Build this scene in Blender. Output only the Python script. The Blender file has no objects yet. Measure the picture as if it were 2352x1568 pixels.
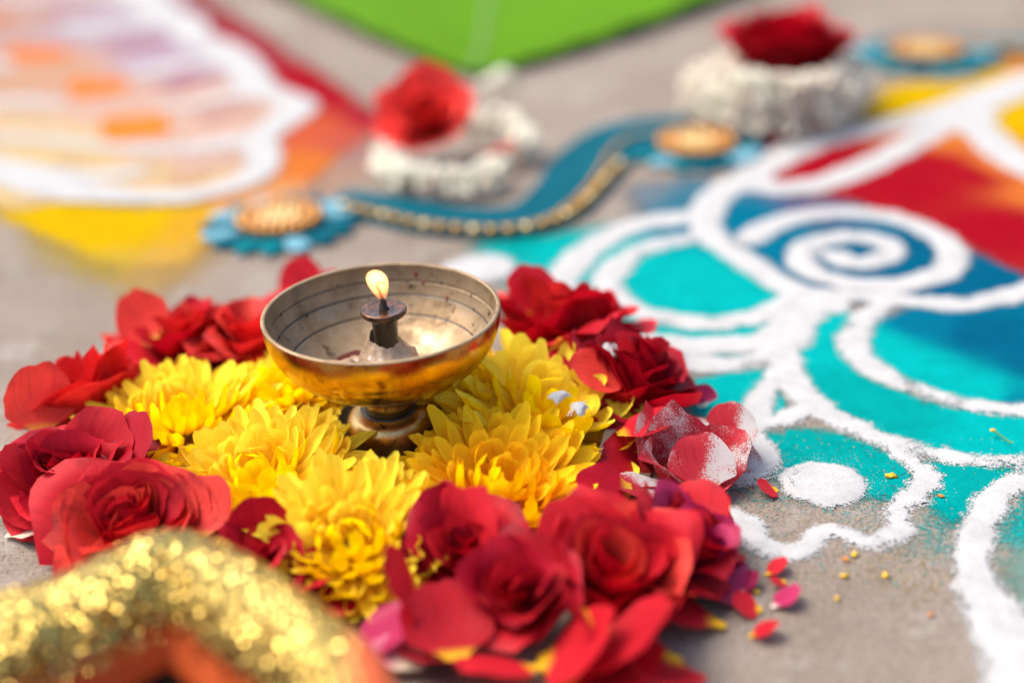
import bpy, math, random
import numpy as np
from mathutils import Matrix, Vector, noise as mnoise

random.seed(7)
R = math.radians
SC = bpy.context.scene
COL = SC.collection

# ------------------------------------------------------------------ camera
FPX, CX, CY = 3267.0, 1176.0, 784.0            # focal length and centre in 2352 px wide picture units
CAM_H, PITCH, ROLL = 0.322, 26.2, -2.5
CAM_ROT = Matrix.Rotation(R(90 - PITCH), 3, 'X') @ Matrix.Rotation(R(ROLL), 3, 'Z')
cam_d = bpy.data.cameras.new('camera')
cam = bpy.data.objects.new('camera', cam_d)
COL.objects.link(cam)
cam.matrix_world = Matrix.Translation((0, 0, CAM_H)) @ CAM_ROT.to_4x4()
cam_d.sensor_width = 36.0
cam_d.lens = 36.0 * FPX / 2352.0
cam_d.clip_start = 0.02
cam_d.clip_end = 200
cam_d.dof.use_dof = True
cam_d.dof.focus_distance = 0.592
cam_d.dof.aperture_fstop = 2.35
cam_d.dof.aperture_blades = 0
SC.camera = cam

# ------------------------------------------------------------------ light
SUN_EL, SUN_AZ = 60.0, -72.0                    # azimuth from +Y (away from the camera) towards +X
world = bpy.data.worlds.new('World')
SC.world = world
world.use_nodes = True
wn = world.node_tree
sky = wn.nodes.new('ShaderNodeTexSky')
sky.sky_type = 'NISHITA'
sky.sun_disc = False
sky.sun_elevation = R(SUN_EL)
sky.sun_rotation = R(SUN_AZ)
sky.air_density = 1.0
sky.dust_density = 5.0
sky.ozone_density = 0.6
bg = wn.nodes['Background']
bg.inputs['Strength'].default_value = 0.15
wn.links.new(sky.outputs[0], bg.inputs['Color'])
sun_d = bpy.data.lights.new('sun', 'SUN')
sun_d.energy = 1.5
sun_d.angle = R(36)
sun_d.color = (1.0, 0.91, 0.79)
sun = bpy.data.objects.new('sun', sun_d)
COL.objects.link(sun)
sdir = Vector((math.sin(R(SUN_AZ)) * math.cos(R(SUN_EL)), math.cos(R(SUN_AZ)) * math.cos(R(SUN_EL)), math.sin(R(SUN_EL))))
sun.rotation_euler = sdir.to_track_quat('Z', 'Y').to_euler()
sun.location = sdir * 3

vs = SC.view_settings
vs.view_transform = 'Standard'
vs.look = 'None'
vs.exposure = 1.16
vs.gamma = 1.0
vs.use_curve_mapping = False
SC.render.engine = 'CYCLES'
SC.cycles.use_denoising = True
SC.cycles.transparent_max_bounces = 24
SC.cycles.max_bounces = 12
SC.cycles.diffuse_bounces = 9
SC.cycles.transmission_bounces = 10
SC.cycles.sample_clamp_indirect = 10.0
SC.cycles.volume_bounces = 0

# ------------------------------------------------------------------ helpers
def G(px, py, z=0.0):
    """point of the plane at height z that the photograph shows at picture position px, py"""
    d = CAM_ROT @ Vector(((px - CX) / FPX, -(py - CY) / FPX, -1.0))
    t = (z - CAM_H) / d.z
    return Vector((d.x * t, d.y * t, z))

def tag(o, label, cat, group=None):
    o['label'] = label
    o['category'] = cat
    if group:
        o['group'] = group
    return o

def link(name, data, mat=None, parent=None, mtx=None):
    o = bpy.data.objects.new(name, data)
    COL.objects.link(o)
    if mat is not None and data is not None and not data.materials:
        data.materials.append(mat)
    if parent is not None:
        o.parent = parent
    if mtx is not None:
        o.matrix_basis = mtx
    return o

def empty(name, mtx):
    o = bpy.data.objects.new(name, None)
    o.empty_display_size = 0.01
    COL.objects.link(o)
    o.matrix_basis = mtx
    return o

def mesh_from(name, verts, faces, uvs=None, smooth=True):
    me = bpy.data.meshes.new(name)
    me.from_pydata([tuple(v) for v in verts], [], [tuple(f) for f in faces])
    if smooth:
        me.polygons.foreach_set('use_smooth', [True] * len(me.polygons))
    if uvs is not None:
        lay = me.uv_layers.new(name='UVMap')
        li = np.empty(len(me.loops), dtype=np.int32)
        me.loops.foreach_get('vertex_index', li)
        lay.data.foreach_set('uv', np.asarray(uvs, dtype=np.float32)[li].ravel())
    me.update()
    return me

def grid_faces(nu, nv, wrap=False):
    fs = []
    for j in range(nv - 1):
        for i in range(nu if wrap else nu - 1):
            a = j * nu + i
            b = j * nu + (i + 1) % nu
            fs.append((a, b, b + nu, a + nu))
    return fs

def lathe(name, prof, n=64, jitter=0.0, seed=0):
    """surface of revolution round z, prof = [(radius, height), ...]"""
    vs_, fs = [], []
    for (r, z) in prof:
        for i in range(n):
            a = 2 * math.pi * i / n
            rr = r
            if jitter:
                rr = r * (1 + jitter * mnoise.noise(Vector((math.cos(a) * 1.7 + seed, math.sin(a) * 1.7, z * 90))))
            vs_.append((rr * math.cos(a), rr * math.sin(a), z))
    fs = grid_faces(n, len(prof), wrap=True)
    return mesh_from(name, vs_, fs)

def orient(loc, axis, spin=0.0):
    q = Vector(axis).normalized().to_track_quat('Z', 'Y')
    return Matrix.Translation(loc) @ q.to_matrix().to_4x4() @ Matrix.Rotation(spin, 4, 'Z')

def smooth(a, b, x):
    t = np.clip((x - a) / (b - a), 0, 1)
    return t * t * (3 - 2 * t)

_rs = np.random.RandomState(11)
_lat = _rs.rand(256, 256)
def vnoise(x, y):
    xi = np.floor(x).astype(int); yi = np.floor(y).astype(int)
    fx = x - xi; fy = y - yi
    fx = fx * fx * (3 - 2 * fx); fy = fy * fy * (3 - 2 * fy)
    a = _lat[xi % 256, yi % 256]; b = _lat[(xi + 1) % 256, yi % 256]
    c = _lat[xi % 256, (yi + 1) % 256]; d = _lat[(xi + 1) % 256, (yi + 1) % 256]
    return (a * (1 - fx) + b * fx) * (1 - fy) + (c * (1 - fx) + d * fx) * fy

def catmull(pts, sub=8, closed=False):
    pts = [np.array(p, dtype=float) for p in pts]
    n = len(pts)
    out = []
    rng = range(n) if closed else range(n - 1)
    for i in rng:
        if closed:
            p0, p1, p2, p3 = pts[i - 1], pts[i], pts[(i + 1) % n], pts[(i + 2) % n]
        else:
            p1, p2 = pts[i], pts[i + 1]
            p0 = pts[i - 1] if i > 0 else 2 * p1 - p2
            p3 = pts[i + 2] if i + 2 < n else 2 * p2 - p1
        for k in range(sub):
            t = k / sub
            out.append(0.5 * ((2 * p1) + (-p0 + p2) * t + (2 * p0 - 5 * p1 + 4 * p2 - p3) * t * t + (-p0 + 3 * p1 - 3 * p2 + p3) * t ** 3))
    if not closed:
        out.append(pts[-1])
    return np.array(out)

# ------------------------------------------------------------------ materials
def srgb(r, g, b):
    f = lambda c: (c / 255 / 12.92) if c / 255 <= 0.04045 else ((c / 255 + 0.055) / 1.055) ** 2.4
    return (f(r), f(g), f(b))

class NT:
    def __init__(self, name):
        self.m = bpy.data.materials.new(name)
        self.m.use_nodes = True
        self.t = self.m.node_tree
        self.b = self.t.nodes['Principled BSDF']
        self.out = self.t.nodes['Material Output']
    def n(self, typ, **kw):
        nd = self.t.nodes.new(typ)
        for k, v in kw.items():
            if k.startswith('i_'):
                nd.inputs[k[2:].replace('_', ' ')].default_value = v
            else:
                setattr(nd, k, v)
        return nd
    def l(self, a, b):
        self.t.links.new(a, b)
    def noise(self, scale, detail=4, rough=0.6, coord='Object'):
        tc = self.n('ShaderNodeTexCoord')
        nz = self.n('ShaderNodeTexNoise')
        nz.inputs['Scale'].default_value = scale
        nz.inputs['Detail'].default_value = detail
        nz.inputs['Roughness'].default_value = rough
        self.l(tc.outputs[coord], nz.inputs['Vector'])
        return nz.outputs['Fac']
    def ramp(self, fac, stops):
        r = self.n('ShaderNodeValToRGB')
        el = r.color_ramp.elements
        while len(el) < len(stops):
            el.new(0.5)
        for e, (p, c) in zip(el, stops):
            e.position = p
            e.color = (c[0], c[1], c[2], 1) if not isinstance(c, (int, float)) else (c, c, c, 1)
        self.l(fac, r.inputs['Fac'])
        return r.outputs['Color']
    def mix(self, fac, a, b, blend='MIX'):
        m = self.n('ShaderNodeMix', data_type='RGBA', blend_type=blend)
        for sock, val in ((m.inputs[0], fac), (m.inputs[6], a), (m.inputs[7], b)):
            if hasattr(val, 'is_output'):
                self.l(val, sock)
            elif isinstance(val, (int, float)):
                sock.default_value = val
            else:
                sock.default_value = (val[0], val[1], val[2], 1)
        return m.outputs[2]
    def math(self, op, a, b=None, clamp=False):
        m = self.n('ShaderNodeMath', operation=op, use_clamp=clamp)
        for i, val in enumerate((a, b)):
            if val is None:
                continue
            if hasattr(val, 'is_output'):
                self.l(val, m.inputs[i])
            else:
                m.inputs[i].default_value = val
        return m.outputs[0]
    def bump(self, h, strength=0.3, dist=0.001):
        b = self.n('ShaderNodeBump')
        b.inputs['Strength'].default_value = strength
        b.inputs['Distance'].default_value = dist
        self.l(h, b.inputs['Height'])
        self.l(b.outputs[0], self.b.inputs['Normal'])
        return b.outputs[0]
    def set(self, **kw):
        for k, v in kw.items():
            s = self.b.inputs[k.replace('_', ' ')]
            if hasattr(v, 'is_output'):
                self.l(v, s)
            elif isinstance(v, tuple):
                s.default_value = (v[0], v[1], v[2], 1) if len(v) == 3 else v
            else:
                s.default_value = v

def concrete():
    t = NT('rough concrete')
    big = t.noise(7, 5, 0.65)
    mid = t.noise(60, 5, 0.7)
    fine = t.noise(700, 3, 0.7)
    c = t.ramp(big, [(0.3, (0.180, 0.142, 0.108)), (0.52, (0.232, 0.188, 0.150)), (0.72, (0.280, 0.240, 0.204))])
    c = t.mix(0.45, c, t.ramp(mid, [(0.3, 0.58), (0.5, 0.85), (0.7, 1.0)]), 'MULTIPLY')
    c = t.mix(0.9, c, t.ramp(fine, [(0.34, 0.25), (0.47, 0.80), (0.66, 1.1)]), 'MULTIPLY')
    # pale lime-like stains
    st = t.ramp(t.noise(26, 6, 0.75), [(0.55, 0.0), (0.68, 0.5)])
    c = t.mix(st, c, (0.32, 0.305, 0.29))
    t.set(Base_Color=c, Roughness=0.85)
    h = t.math('ADD', t.math('MULTIPLY', mid, 0.8), t.math('MULTIPLY', fine, 0.5))
    t.bump(h, 0.7, 0.0016)
    return t.m

def powder(name='powder', scale=2000.0):
    """loose powder: colour and density come from the sheet's own attributes"""
    t = NT(name)
    ac = t.n('ShaderNodeAttribute', attribute_name='pigment')
    ad = t.n('ShaderNodeAttribute', attribute_name='dens')
    tc = t.n('ShaderNodeTexCoord')
    vo = t.n('ShaderNodeTexVoronoi')
    vo.inputs['Scale'].default_value = scale
    t.l(tc.outputs['Object'], vo.inputs['Vector'])
    sep = t.n('ShaderNodeSeparateColor')
    t.l(vo.outputs['Color'], sep.inputs[0])
    # clumpy threshold: cell value and a coarser noise
    nz = t.noise(260, 3, 0.6)
    thr = t.math('ADD', t.math('MULTIPLY', sep.outputs[0], 0.72), t.math('MULTIPLY', nz, 0.42))
    thr = t.math('SUBTRACT', thr, 0.06)
    a = t.math('GREATER_THAN', ad.outputs['Fac'], thr)
    vary = t.ramp(sep.outputs[1], [(0.0, 0.86), (0.5, 0.97), (1.0, 1.0)])
    c = t.mix(1.0, ac.outputs['Color'], vary, 'MULTIPLY')
    c = t.mix(0.7, c, t.ramp(t.noise(70, 5, 0.7), [(0.3, 0.74), (0.6, 1.0)]), 'MULTIPLY')
    t.set(Base_Color=c, Roughness=0.95, Alpha=a)
    t.b.inputs['Specular IOR Level'].default_value = 0.02
    t.bump(t.math('ADD', sep.outputs[2], t.noise(500, 2)), 0.5, 0.0006)
    return t.m

def plain(name, col, rough=0.5, metallic=0.0, spec=0.5, vary=0.0, vscale=60, bump=0.0, bscale=300, bd=0.0005):
    t = NT(name)
    if vary:
        c = t.mix(1.0, tuple(col), t.ramp(t.noise(vscale, 4), [(0.3, 1 - vary), (0.7, 1.0)]), 'MULTIPLY')
        t.set(Base_Color=c)
    else:
        t.set(Base_Color=tuple(col))
    t.set(Roughness=rough, Metallic=metallic)
    t.b.inputs['Specular IOR Level'].default_value = spec
    if bump:
        t.bump(t.noise(bscale, 3), bump, bd)
    return t.m

def petal_mat(name, face, back, claw, edge=None, trans=0.35, claw_w=(0.06, 0.2), dust=0.0, rough=0.5, vein=0.12, tip=None, even=False):
    """petal skin: uv.x runs across, uv.y from the claw to the tip"""
    t = NT(name)
    uv = t.n('ShaderNodeUVMap', uv_map='UVMap')
    sp = t.n('ShaderNodeSeparateXYZ')
    t.l(uv.outputs[0], sp.inputs[0])
    oi = t.n('ShaderNodeObjectInfo')
    geo = t.n('ShaderNodeNewGeometry')
    c = t.mix(geo.outputs['Backfacing'], face, back)
    if tip is not None:
        c = t.mix(t.ramp(sp.outputs[1], [(0.55, 0.0), (1.0, 0.7)]), c, tip)
    # per petal variation
    vr = t.ramp(oi.outputs['Random'], [(0.0, 0.93 if even else 0.72), (0.5, 1.0 if even else 0.95), (1.0, 1.06)])
    c = t.mix(1.0, c, vr, 'MULTIPLY')
    nz = t.noise(90, 4, 0.6)
    c = t.mix(0.12 if even else 0.5, c, t.ramp(nz, [(0.3, 0.72), (0.65, 1.0)]), 'MULTIPLY')
    # veins run lengthwise
    mp = t.n('ShaderNodeMapping')
    mp.inputs['Scale'].default_value = (26, 2.2, 1)
    t.l(uv.outputs[0], mp.inputs['Vector'])
    vn = t.n('ShaderNodeTexNoise')
    vn.inputs['Scale'].default_value = 1.0
    vn.inputs['Detail'].default_value = 3
    t.l(mp.outputs[0], vn.inputs['Vector'])
    c = t.mix(vein * 3, c, t.ramp(vn.outputs['Fac'], [(0.35, 0.55), (0.6, 1.0)]), 'MULTIPLY')
    if not even:
        br = t.math('MULTIPLY', t.ramp(sp.outputs[1], [(0.72, 0.0), (1.0, 1.0)]), t.ramp(t.noise(55, 3), [(0.5, 0.0), (0.68, 0.8)]))
        c = t.mix(br, c, (0.16, 0.003, 0.012))
    if claw is not None:
        k = t.math('ADD', sp.outputs[1], t.math('MULTIPLY', t.math('SUBTRACT', vn.outputs['Fac'], 0.5), 0.12))
        c = t.mix(t.ramp(k, [(claw_w[0], 1.0), (claw_w[1], 0.0)]), c, claw)
    if dust:
        d1 = t.noise(34, 3, 0.55)
        d2 = t.noise(1400, 2, 0.7)
        m = t.math('ADD', d1, t.math('MULTIPLY', t.math('SUBTRACT', d2, 0.5), 0.45))
        m = t.ramp(m, [(0.62 - dust * 0.22, 0.0), (0.68 - dust * 0.22, 0.22), (0.74 - dust * 0.22, 1.0)])
        up = t.n('ShaderNodeSeparateXYZ')
        t.l(geo.outputs['Normal'], up.inputs[0])
        c = t.mix(m, c, (0.50, 0.485, 0.485))
    t.set(Base_Color=c, Roughness=rough)
    t.b.inputs['Specular IOR Level'].default_value = 0.04 if even else 0.14
    nb = t.bump(vn.outputs['Fac'], 0.25, 0.0006)
    tr = t.n('ShaderNodeBsdfTranslucent')
    t.l(c, tr.inputs['Color'])
    t.l(nb, tr.inputs['Normal'])
    mx = t.n('ShaderNodeMixShader')
    mx.inputs[0].default_value = trans
    t.l(t.b.outputs[0], mx.inputs[1])
    t.l(tr.outputs[0], mx.inputs[2])
    t.l(mx.outputs[0], t.out.inputs['Surface'])
    return t.m

M = {}
M['ground'] = concrete()
M['powder'] = powder()
M['rose'] = petal_mat('crimson rose petal', (0.54, 0.004, 0.016), (0.62, 0.016, 0.030), (0.75, 0.42, 0.03))
M['rose_dark'] = petal_mat('deep red rose petal', (0.40, 0.002, 0.014), (0.47, 0.008, 0.026), (0.70, 0.38, 0.03))
M['rose_coral'] = petal_mat('coral red rose petal', (0.74, 0.022, 0.022), (0.84, 0.06, 0.045), (0.75, 0.42, 0.05))
M['rose_dust'] = petal_mat('rose petal dusted with white powder', (0.52, 0.008, 0.022), (0.58, 0.03, 0.05), (0.75, 0.42, 0.03), dust=0.62)
M['rose_magenta'] = petal_mat('bruised magenta petal', (0.34, 0.004, 0.05), (0.48, 0.03, 0.12), (0.8, 0.7, 0.6), rough=0.4)
M['rose_pink'] = petal_mat('pink and white petal', (0.70, 0.12, 0.25), (0.72, 0.2, 0.32), (0.8, 0.75, 0.55), claw_w=(0.2, 0.6))
M['rose_far'] = petal_mat('bright red rose petal', (0.90, 0.035, 0.03), (0.92, 0.06, 0.05), (0.7, 0.3, 0.05))
YEL = dict(vein=0.05, trans=0.34, rough=0.6, even=True)
M['rose_loose'] = petal_mat('fallen rose petal', (0.54, 0.004, 0.016), (0.60, 0.016, 0.030), (0.85, 0.50, 0.02), claw_w=(0.07, 0.20))
M['mum'] = petal_mat('yellow chrysanthemum petal', (0.99, 0.73, 0.001), (0.99, 0.80, 0.06), (0.98, 0.58, 0.001), claw_w=(0.02, 0.45), **YEL)
M['mum_warm'] = petal_mat('golden yellow chrysanthemum petal', (0.99, 0.63, 0.001), (0.99, 0.69, 0.02), (0.98, 0.45, 0.001), claw_w=(0.02, 0.5), **YEL)
M['green'] = plain('green calyx', (0.10, 0.22, 0.03), 0.5, vary=0.4)
M['core'] = plain('pale green flower base', (0.30, 0.36, 0.06), 0.6, vary=0.3)
M['stamen'] = plain('dark yellow heart', (0.55, 0.26, 0.01), 0.7, vary=0.4)

# ------------------------------------------------------------------ ground
def make_ground():
    # finely divided near the camera, one sheet out to the horizon
    xs = np.concatenate([[-40, -10, -3], np.linspace(-1.2, 1.2, 161), [3, 10, 40]])
    ys = np.concatenate([[-40, -10, -3], np.linspace(-0.4, 2.2, 161), [5, 15, 40]])
    X, Y = np.meshgrid(xs, ys)
    Z = (vnoise(X * 24, Y * 24) - 0.5) * 0.0003 - 0.00018
    V = np.stack([X.ravel(), Y.ravel(), Z.ravel()], 1)
    me = mesh_from('ground', V, grid_faces(len(xs), len(ys)))
    o = link('ground', me, M['ground'])
    o['kind'] = 'structure'
make_ground()

# ------------------------------------------------------------------ powder sheets
def seg_dist(P, poly, widths=None):
    """distance of points P to a polyline; with widths the half width is taken off"""
    best = np.full(len(P), 1e9)
    for i in range(len(poly) - 1):
        a, b = poly[i], poly[i + 1]
        ab = b - a
        L2 = float(ab @ ab) + 1e-12
        t = np.clip(((P - a) @ ab) / L2, 0, 1)
        q = a + t[:, None] * ab
        d = np.hypot(*(P - q).T)
        if widths is not None:
            d = d - (widths[i] * (1 - t) + widths[i + 1] * t)
        best = np.minimum(best, d)
    return best

def inside(P, poly):
    x, y = P.T
    c = np.zeros(len(P), dtype=bool)
    n = len(poly)
    j = n - 1
    for i in range(n):
        xi, yi = poly[i]; xj, yj = poly[j]
        with np.errstate(divide='ignore', invalid='ignore'):
            hit = ((yi > y) != (yj > y)) & (x < (xj - xi) * (y - yi) / (yj - yi + 1e-15) + xi)
        c ^= hit
        j = i
    return c

def ground_pts(pix):
    return np.array([tuple(G(p[0], p[1]))[:2] for p in pix])

_zlift = [0]
def sheet(name, parent, sd_fn, bbox, step, feather, z0, height, cols, dens=1.0, wob=0.0015, mat=None, dens_fn=None):
    """a layer of powder where sd_fn > 0 (metres inside the edge), thinning over the feather"""
    (x0, y0), (x1, y1) = bbox
    xs = np.arange(x0, x1 + step, step); ys = np.arange(y0, y1 + step, step)
    X, Y = np.meshgrid(xs, ys)
    P = np.stack([X.ravel(), Y.ravel()], 1)
    sd = sd_fn(P)
    sd = sd + (vnoise(P[:, 0] * 160, P[:, 1] * 160) - 0.5) * wob * 2 + (vnoise(P[:, 0] * 500, P[:, 1] * 500) - 0.5) * wob
    keep = (sd > -feather - step).reshape(X.shape)
    cell = keep[:-1, :-1] & keep[1:, :-1] & keep[:-1, 1:] & keep[1:, 1:]
    nu = len(xs)
    jj, ii = np.nonzero(cell)
    if len(jj) == 0:
        return None
    a = jj * nu + ii
    F = np.stack([a, a + 1, a + 1 + nu, a + nu], 1)
    used, inv = np.unique(F.ravel(), return_inverse=True)
    F = inv.reshape(F.shape)
    P = P[used]; sd = sd[used]
    D = smooth(-feather, feather, sd) * dens
    D = D * (1 - 0.45 * smooth(0.62, 0.95, vnoise(P[:, 0] * 75 + 9, P[:, 1] * 75)) * (sd < 0.006))
    if not cols[0][2] is WHITE:
        D = D * (1 - 0.30 * smooth(0.60, 0.9, vnoise(P[:, 0] * 38 + 3, P[:, 1] * 110)) * smooth(0.3, 0.8, vnoise(P[:, 0] * 9, P[:, 1] * 9)))
    if dens_fn is not None:
        D = D * dens_fn(P)
    _zlift[0] += 1
    hz = np.clip(sd / 0.011, 0, 1)
    Z = z0 + (_zlift[0] % 23) * 0.000008 + height * np.sqrt(hz * (2 - hz)) + height * 0.35 * (vnoise(P[:, 0] * 420, P[:, 1] * 420) - 0.5) * hz
    V = np.column_stack([P, Z])
    me = bpy.data.meshes.new(name)
    me.vertices.add(len(V)); me.vertices.foreach_set('co', V.astype(np.float32).ravel())
    me.loops.add(F.size); me.loops.foreach_set('vertex_index', F.astype(np.int32).ravel())
    me.polygons.add(len(F)); me.polygons.foreach_set('loop_start', (np.arange(len(F)) * 4).astype(np.int32))
    me.polygons.foreach_set('use_smooth', [True] * len(F))
    me.update(calc_edges=True); me.validate()
    at = me.attributes.new('dens', 'FLOAT', 'POINT'); at.data.foreach_set('value', D.astype(np.float32))
    # pigment: inverse-distance blend of the stops
    cp = np.array([tuple(G(c[0], c[1]))[:2] for c in cols]); cc = np.array([c[2] for c in cols])
    d2 = ((P[:, None, :] - cp[None]) ** 2).sum(2) + 1e-6
    w = 1 / d2 ** 2.2
    C = (w @ cc) / w.sum(1, keepdims=True) * (1.0 if cols[0][2] is WHITE else 0.50)
    ca = me.attributes.new('pigment', 'FLOAT_COLOR', 'POINT')
    ca.data.foreach_set('color', np.column_stack([C, np.ones(len(C))]).astype(np.float32).ravel())
    return link(name, me, mat or M['powder'], parent)

WHITE = (0.40, 0.405, 0.405)
TEAL = (0.0, 0.54, 0.53)
TEAL2 = (0.0, 0.45, 0.43)
BLUE = (0.0, 0.20, 0.34)
BLUE2 = (0.0, 0.14, 0.27)
RED = (0.46, 0.004, 0.018)
ORANGE = (0.80, 0.22, 0.04)
YELLOW = (0.82, 0.52, 0.0)
PEACH = (0.74, 0.56, 0.46)
PINK = (0.52, 0.26, 0.34)

LINES = []      # remembered for loose grains
def line(parent, pix, w, step=0.0016, feather=0.0022, height=0.0009, sub=7, z0=0.0004, col=WHITE, wob=0.0018, dens=1.02, name='powder_line'):
    """white powder poured along a curve: pix control points, w width in metres (one or one per point)"""
    if isinstance(w, (int, float)):
        w = [w] * len(pix)
    g = ground_pts(pix)
    c = catmull(np.column_stack([g, np.array(w) * (0.98 if step > 0.002 else 0.93)]), sub)
    poly, hw = c[:, :2], c[:, 2] / 2
    m = max(w) / 2 + feather * 3
    bb = (poly.min(0) - m, poly.max(0) + m)
    LINES.append((poly, hw))
    return sheet(name, parent, lambda P: -seg_dist(P, poly, hw), bb, step, feather, z0, height, [(pix[0][0], pix[0][1], col)], dens, wob)

def fill(parent, pix, cols, step=0.003, feather=0.006, height=0.00012, dens=1.02, z0=0.00005, name='powder_fill', wob=0.003, curve=True, dens_fn=None):
    g = ground_pts(pix)
    if curve:
        g = catmull(g, 6, closed=True)
    loop = np.vstack([g, g[:1]])
    def sd(P):
        d = seg_dist(P, loop)
        return np.where(inside(P, g), d, -d)
    bb = (g.min(0) - feather * 2, g.max(0) + feather * 2)
    return sheet(name, parent, sd, bb, step, feather, z0, height, cols, dens, wob, dens_fn=dens_fn)

def dot(parent, px, py, r, step=0.0016, feather=0.0025, height=0.0014, name='powder_dot', squash=1.0):
    c = np.array(tuple(G(px, py))[:2])
    LINES.append((np.array([c, c + 1e-4]), np.array([r, r])))
    def sd(P):
        q = P - c
        return r - np.hypot(q[:, 0], q[:, 1] / squash)
    return sheet(name, parent, sd, (c - r * 1.4, c + r * 1.4), step, feather, 0.0004, height, [(px, py, WHITE)], 1.02, 0.0014)

# ---- the turquoise and blue design on the right
rg = empty('rangoli', Matrix.Translation(G(1900, 900)))
tag(rg, 'turquoise, blue and red powder floor design with white swirls, right of the lamp', 'rangoli', 'powder floor designs')
RG_OFF = rg.matrix_basis.inverted()
def child_of(root, o):
    if o is not None:
        o.matrix_basis = root.matrix_basis.inverted()
    return o
_mk = []
def R_line(*a, **k): _mk.append(child_of(rg, line(rg, *a, **k)))
def R_fill(*a, **k): _mk.append(child_of(rg, fill(rg, *a, **k)))
def R_dot(*a, **k): _mk.append(child_of(rg, dot(rg, *a, **k)))

GREYB = (0.20, 0.27, 0.33)
R_fill([(1090, 565), (1250, 540), (1400, 515), (1560, 490), (1650, 480), (1720, 580), (1834, 673), (1905, 715), (1850, 790), (1700, 840), (1500, 840), (1340, 770), (1230, 700), (1150, 640)],
       [(1300, 600, TEAL), (1600, 650, TEAL), (1620, 490, BLUE), (1150, 580, TEAL2), (1700, 800, TEAL)], feather=0.012)
R_fill([(1440, 440), (1560, 410), (1640, 415), (1730, 435), (1850, 450), (1960, 460), (2100, 510), (2250, 580), (2420, 650), (2420, 700), (2200, 705), (1950, 695), (1834, 668), (1700, 600), (1600, 520), (1480, 500)],
       [(1480, 440, GREYB), (1580, 460, (0.05, 0.22, 0.32)), (1700, 500, BLUE), (1900, 470, (0.14, 0.12, 0.25)), (1800, 560, BLUE), (2260, 640, BLUE2), (2000, 580, BLUE2), (2000, 480, BLUE)], feather=0.016, z0=0.00012)
R_fill([(1730, 318), (1850, 288), (2050, 280), (2200, 300), (2420, 420), (2440, 660), (2250, 580), (2060, 508), (1950, 462), (1800, 432), (1715, 385)],
       [(1760, 330, (0.48, 0.03, 0.05)), (1900, 380, RED), (2100, 430, RED), (2300, 520, RED), (2190, 322, ORANGE), (2300, 385, ORANGE), (2420, 440, ORANGE), (2230, 400, RED), (2150, 380, RED)], feather=0.012, z0=0.00018)
R_fill([(1960, 262), (2010, 225), (2060, 195), (2140, 190), (2230, 188), (2300, 150), (2420, 110), (2420, 440), (2330, 390), (2240, 325), (2150, 300), (2050, 285)],
       [(2060, 225, YELLOW), (2200, 205, YELLOW), (2330, 110, (0.75, 0.25, 0.04)), (2340, 270, YELLOW), (2230, 320, (0.82, 0.42, 0.0)), (2290, 370, (0.8, 0.30, 0.01))], feather=0.010, z0=0.00024)
R_fill([(1960, 750), (2100, 700), (2250, 690), (2450, 670), (2450, 970), (2200, 925), (2020, 855), (1955, 800)],
       [(2000, 790, TEAL), (2100, 850, TEAL), (2250, 905, TEAL), (2120, 740, BLUE), (2250, 770, BLUE2), (2400, 830, BLUE2), (2352, 930, (0.0, 0.26, 0.36))], feather=0.006, z0=0.00012)
R_fill([(1830, 715), (1960, 725), (1955, 800), (2020, 862), (2200, 930), (2450, 965), (2450, 1070), (2150, 1050), (1950, 990), (1830, 890), (1795, 800)],
       [(1850, 760, TEAL), (2000, 950, TEAL2), (2352, 1010, TEAL)], feather=0.005, z0=0.00018)
R_fill([(1570, 880), (1680, 852), (1780, 845), (1800, 900), (1800, 960), (1720, 970), (1640, 965), (1590, 940)], [(1650, 900, TEAL)], feather=0.005)
R_fill([(1700, 1000), (1850, 985), (2000, 1010), (2100, 1075), (2090, 1150), (1960, 1150), (1800, 1110), (1740, 1060)],
       [(1850, 1030, TEAL2), (2050, 1120, TEAL2)], feather=0.007, step=0.002, dens=0.86, z0=0.00008)
R_fill([(1690, 1090), (1800, 1060), (2000, 1100), (2090, 1160), (2080, 1240), (1950, 1230), (1880, 1190), (1760, 1180), (1700, 1150)],
       [(1900, 1150, TEAL2)], feather=0.012, step=0.002, dens=0.27, z0=0.00012)
R_fill([(2080, 1055), (2300, 1062), (2420, 1070), (2320, 1130), (2250, 1180), (2190, 1215), (2140, 1170)],
       [(2200, 1100, TEAL2)], feather=0.008, step=0.002, dens=0.92, z0=0.00008)
R_fill([(2080, 1150), (2180, 1130), (2290, 1160), (2250, 1260), (2220, 1330), (2130, 1300), (2060, 1270)],
       [(2150, 1200, TEAL2)], feather=0.016, step=0.002, dens=0.33, z0=0.00012)
R_fill([(1900, 1270), (2080, 1240), (2230, 1290), (2240, 1400), (2100, 1450), (1960, 1400)],
       [(2150, 1320, (0.45, 0.30, 0.06)), (2000, 1300, (0.45, 0.32, 0.10))], feather=0.02, step=0.003, dens=0.22, z0=0.00012)
R_fill([(2420, 1100), (2320, 1150), (2285, 1220), (2290, 1320), (2330, 1390), (2440, 1420)],
       [(2330, 1170, TEAL2), (2340, 1340, (0.25, 0.42, 0.36))], feather=0.012, step=0.002, dens=0.78, z0=0.00008)

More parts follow.
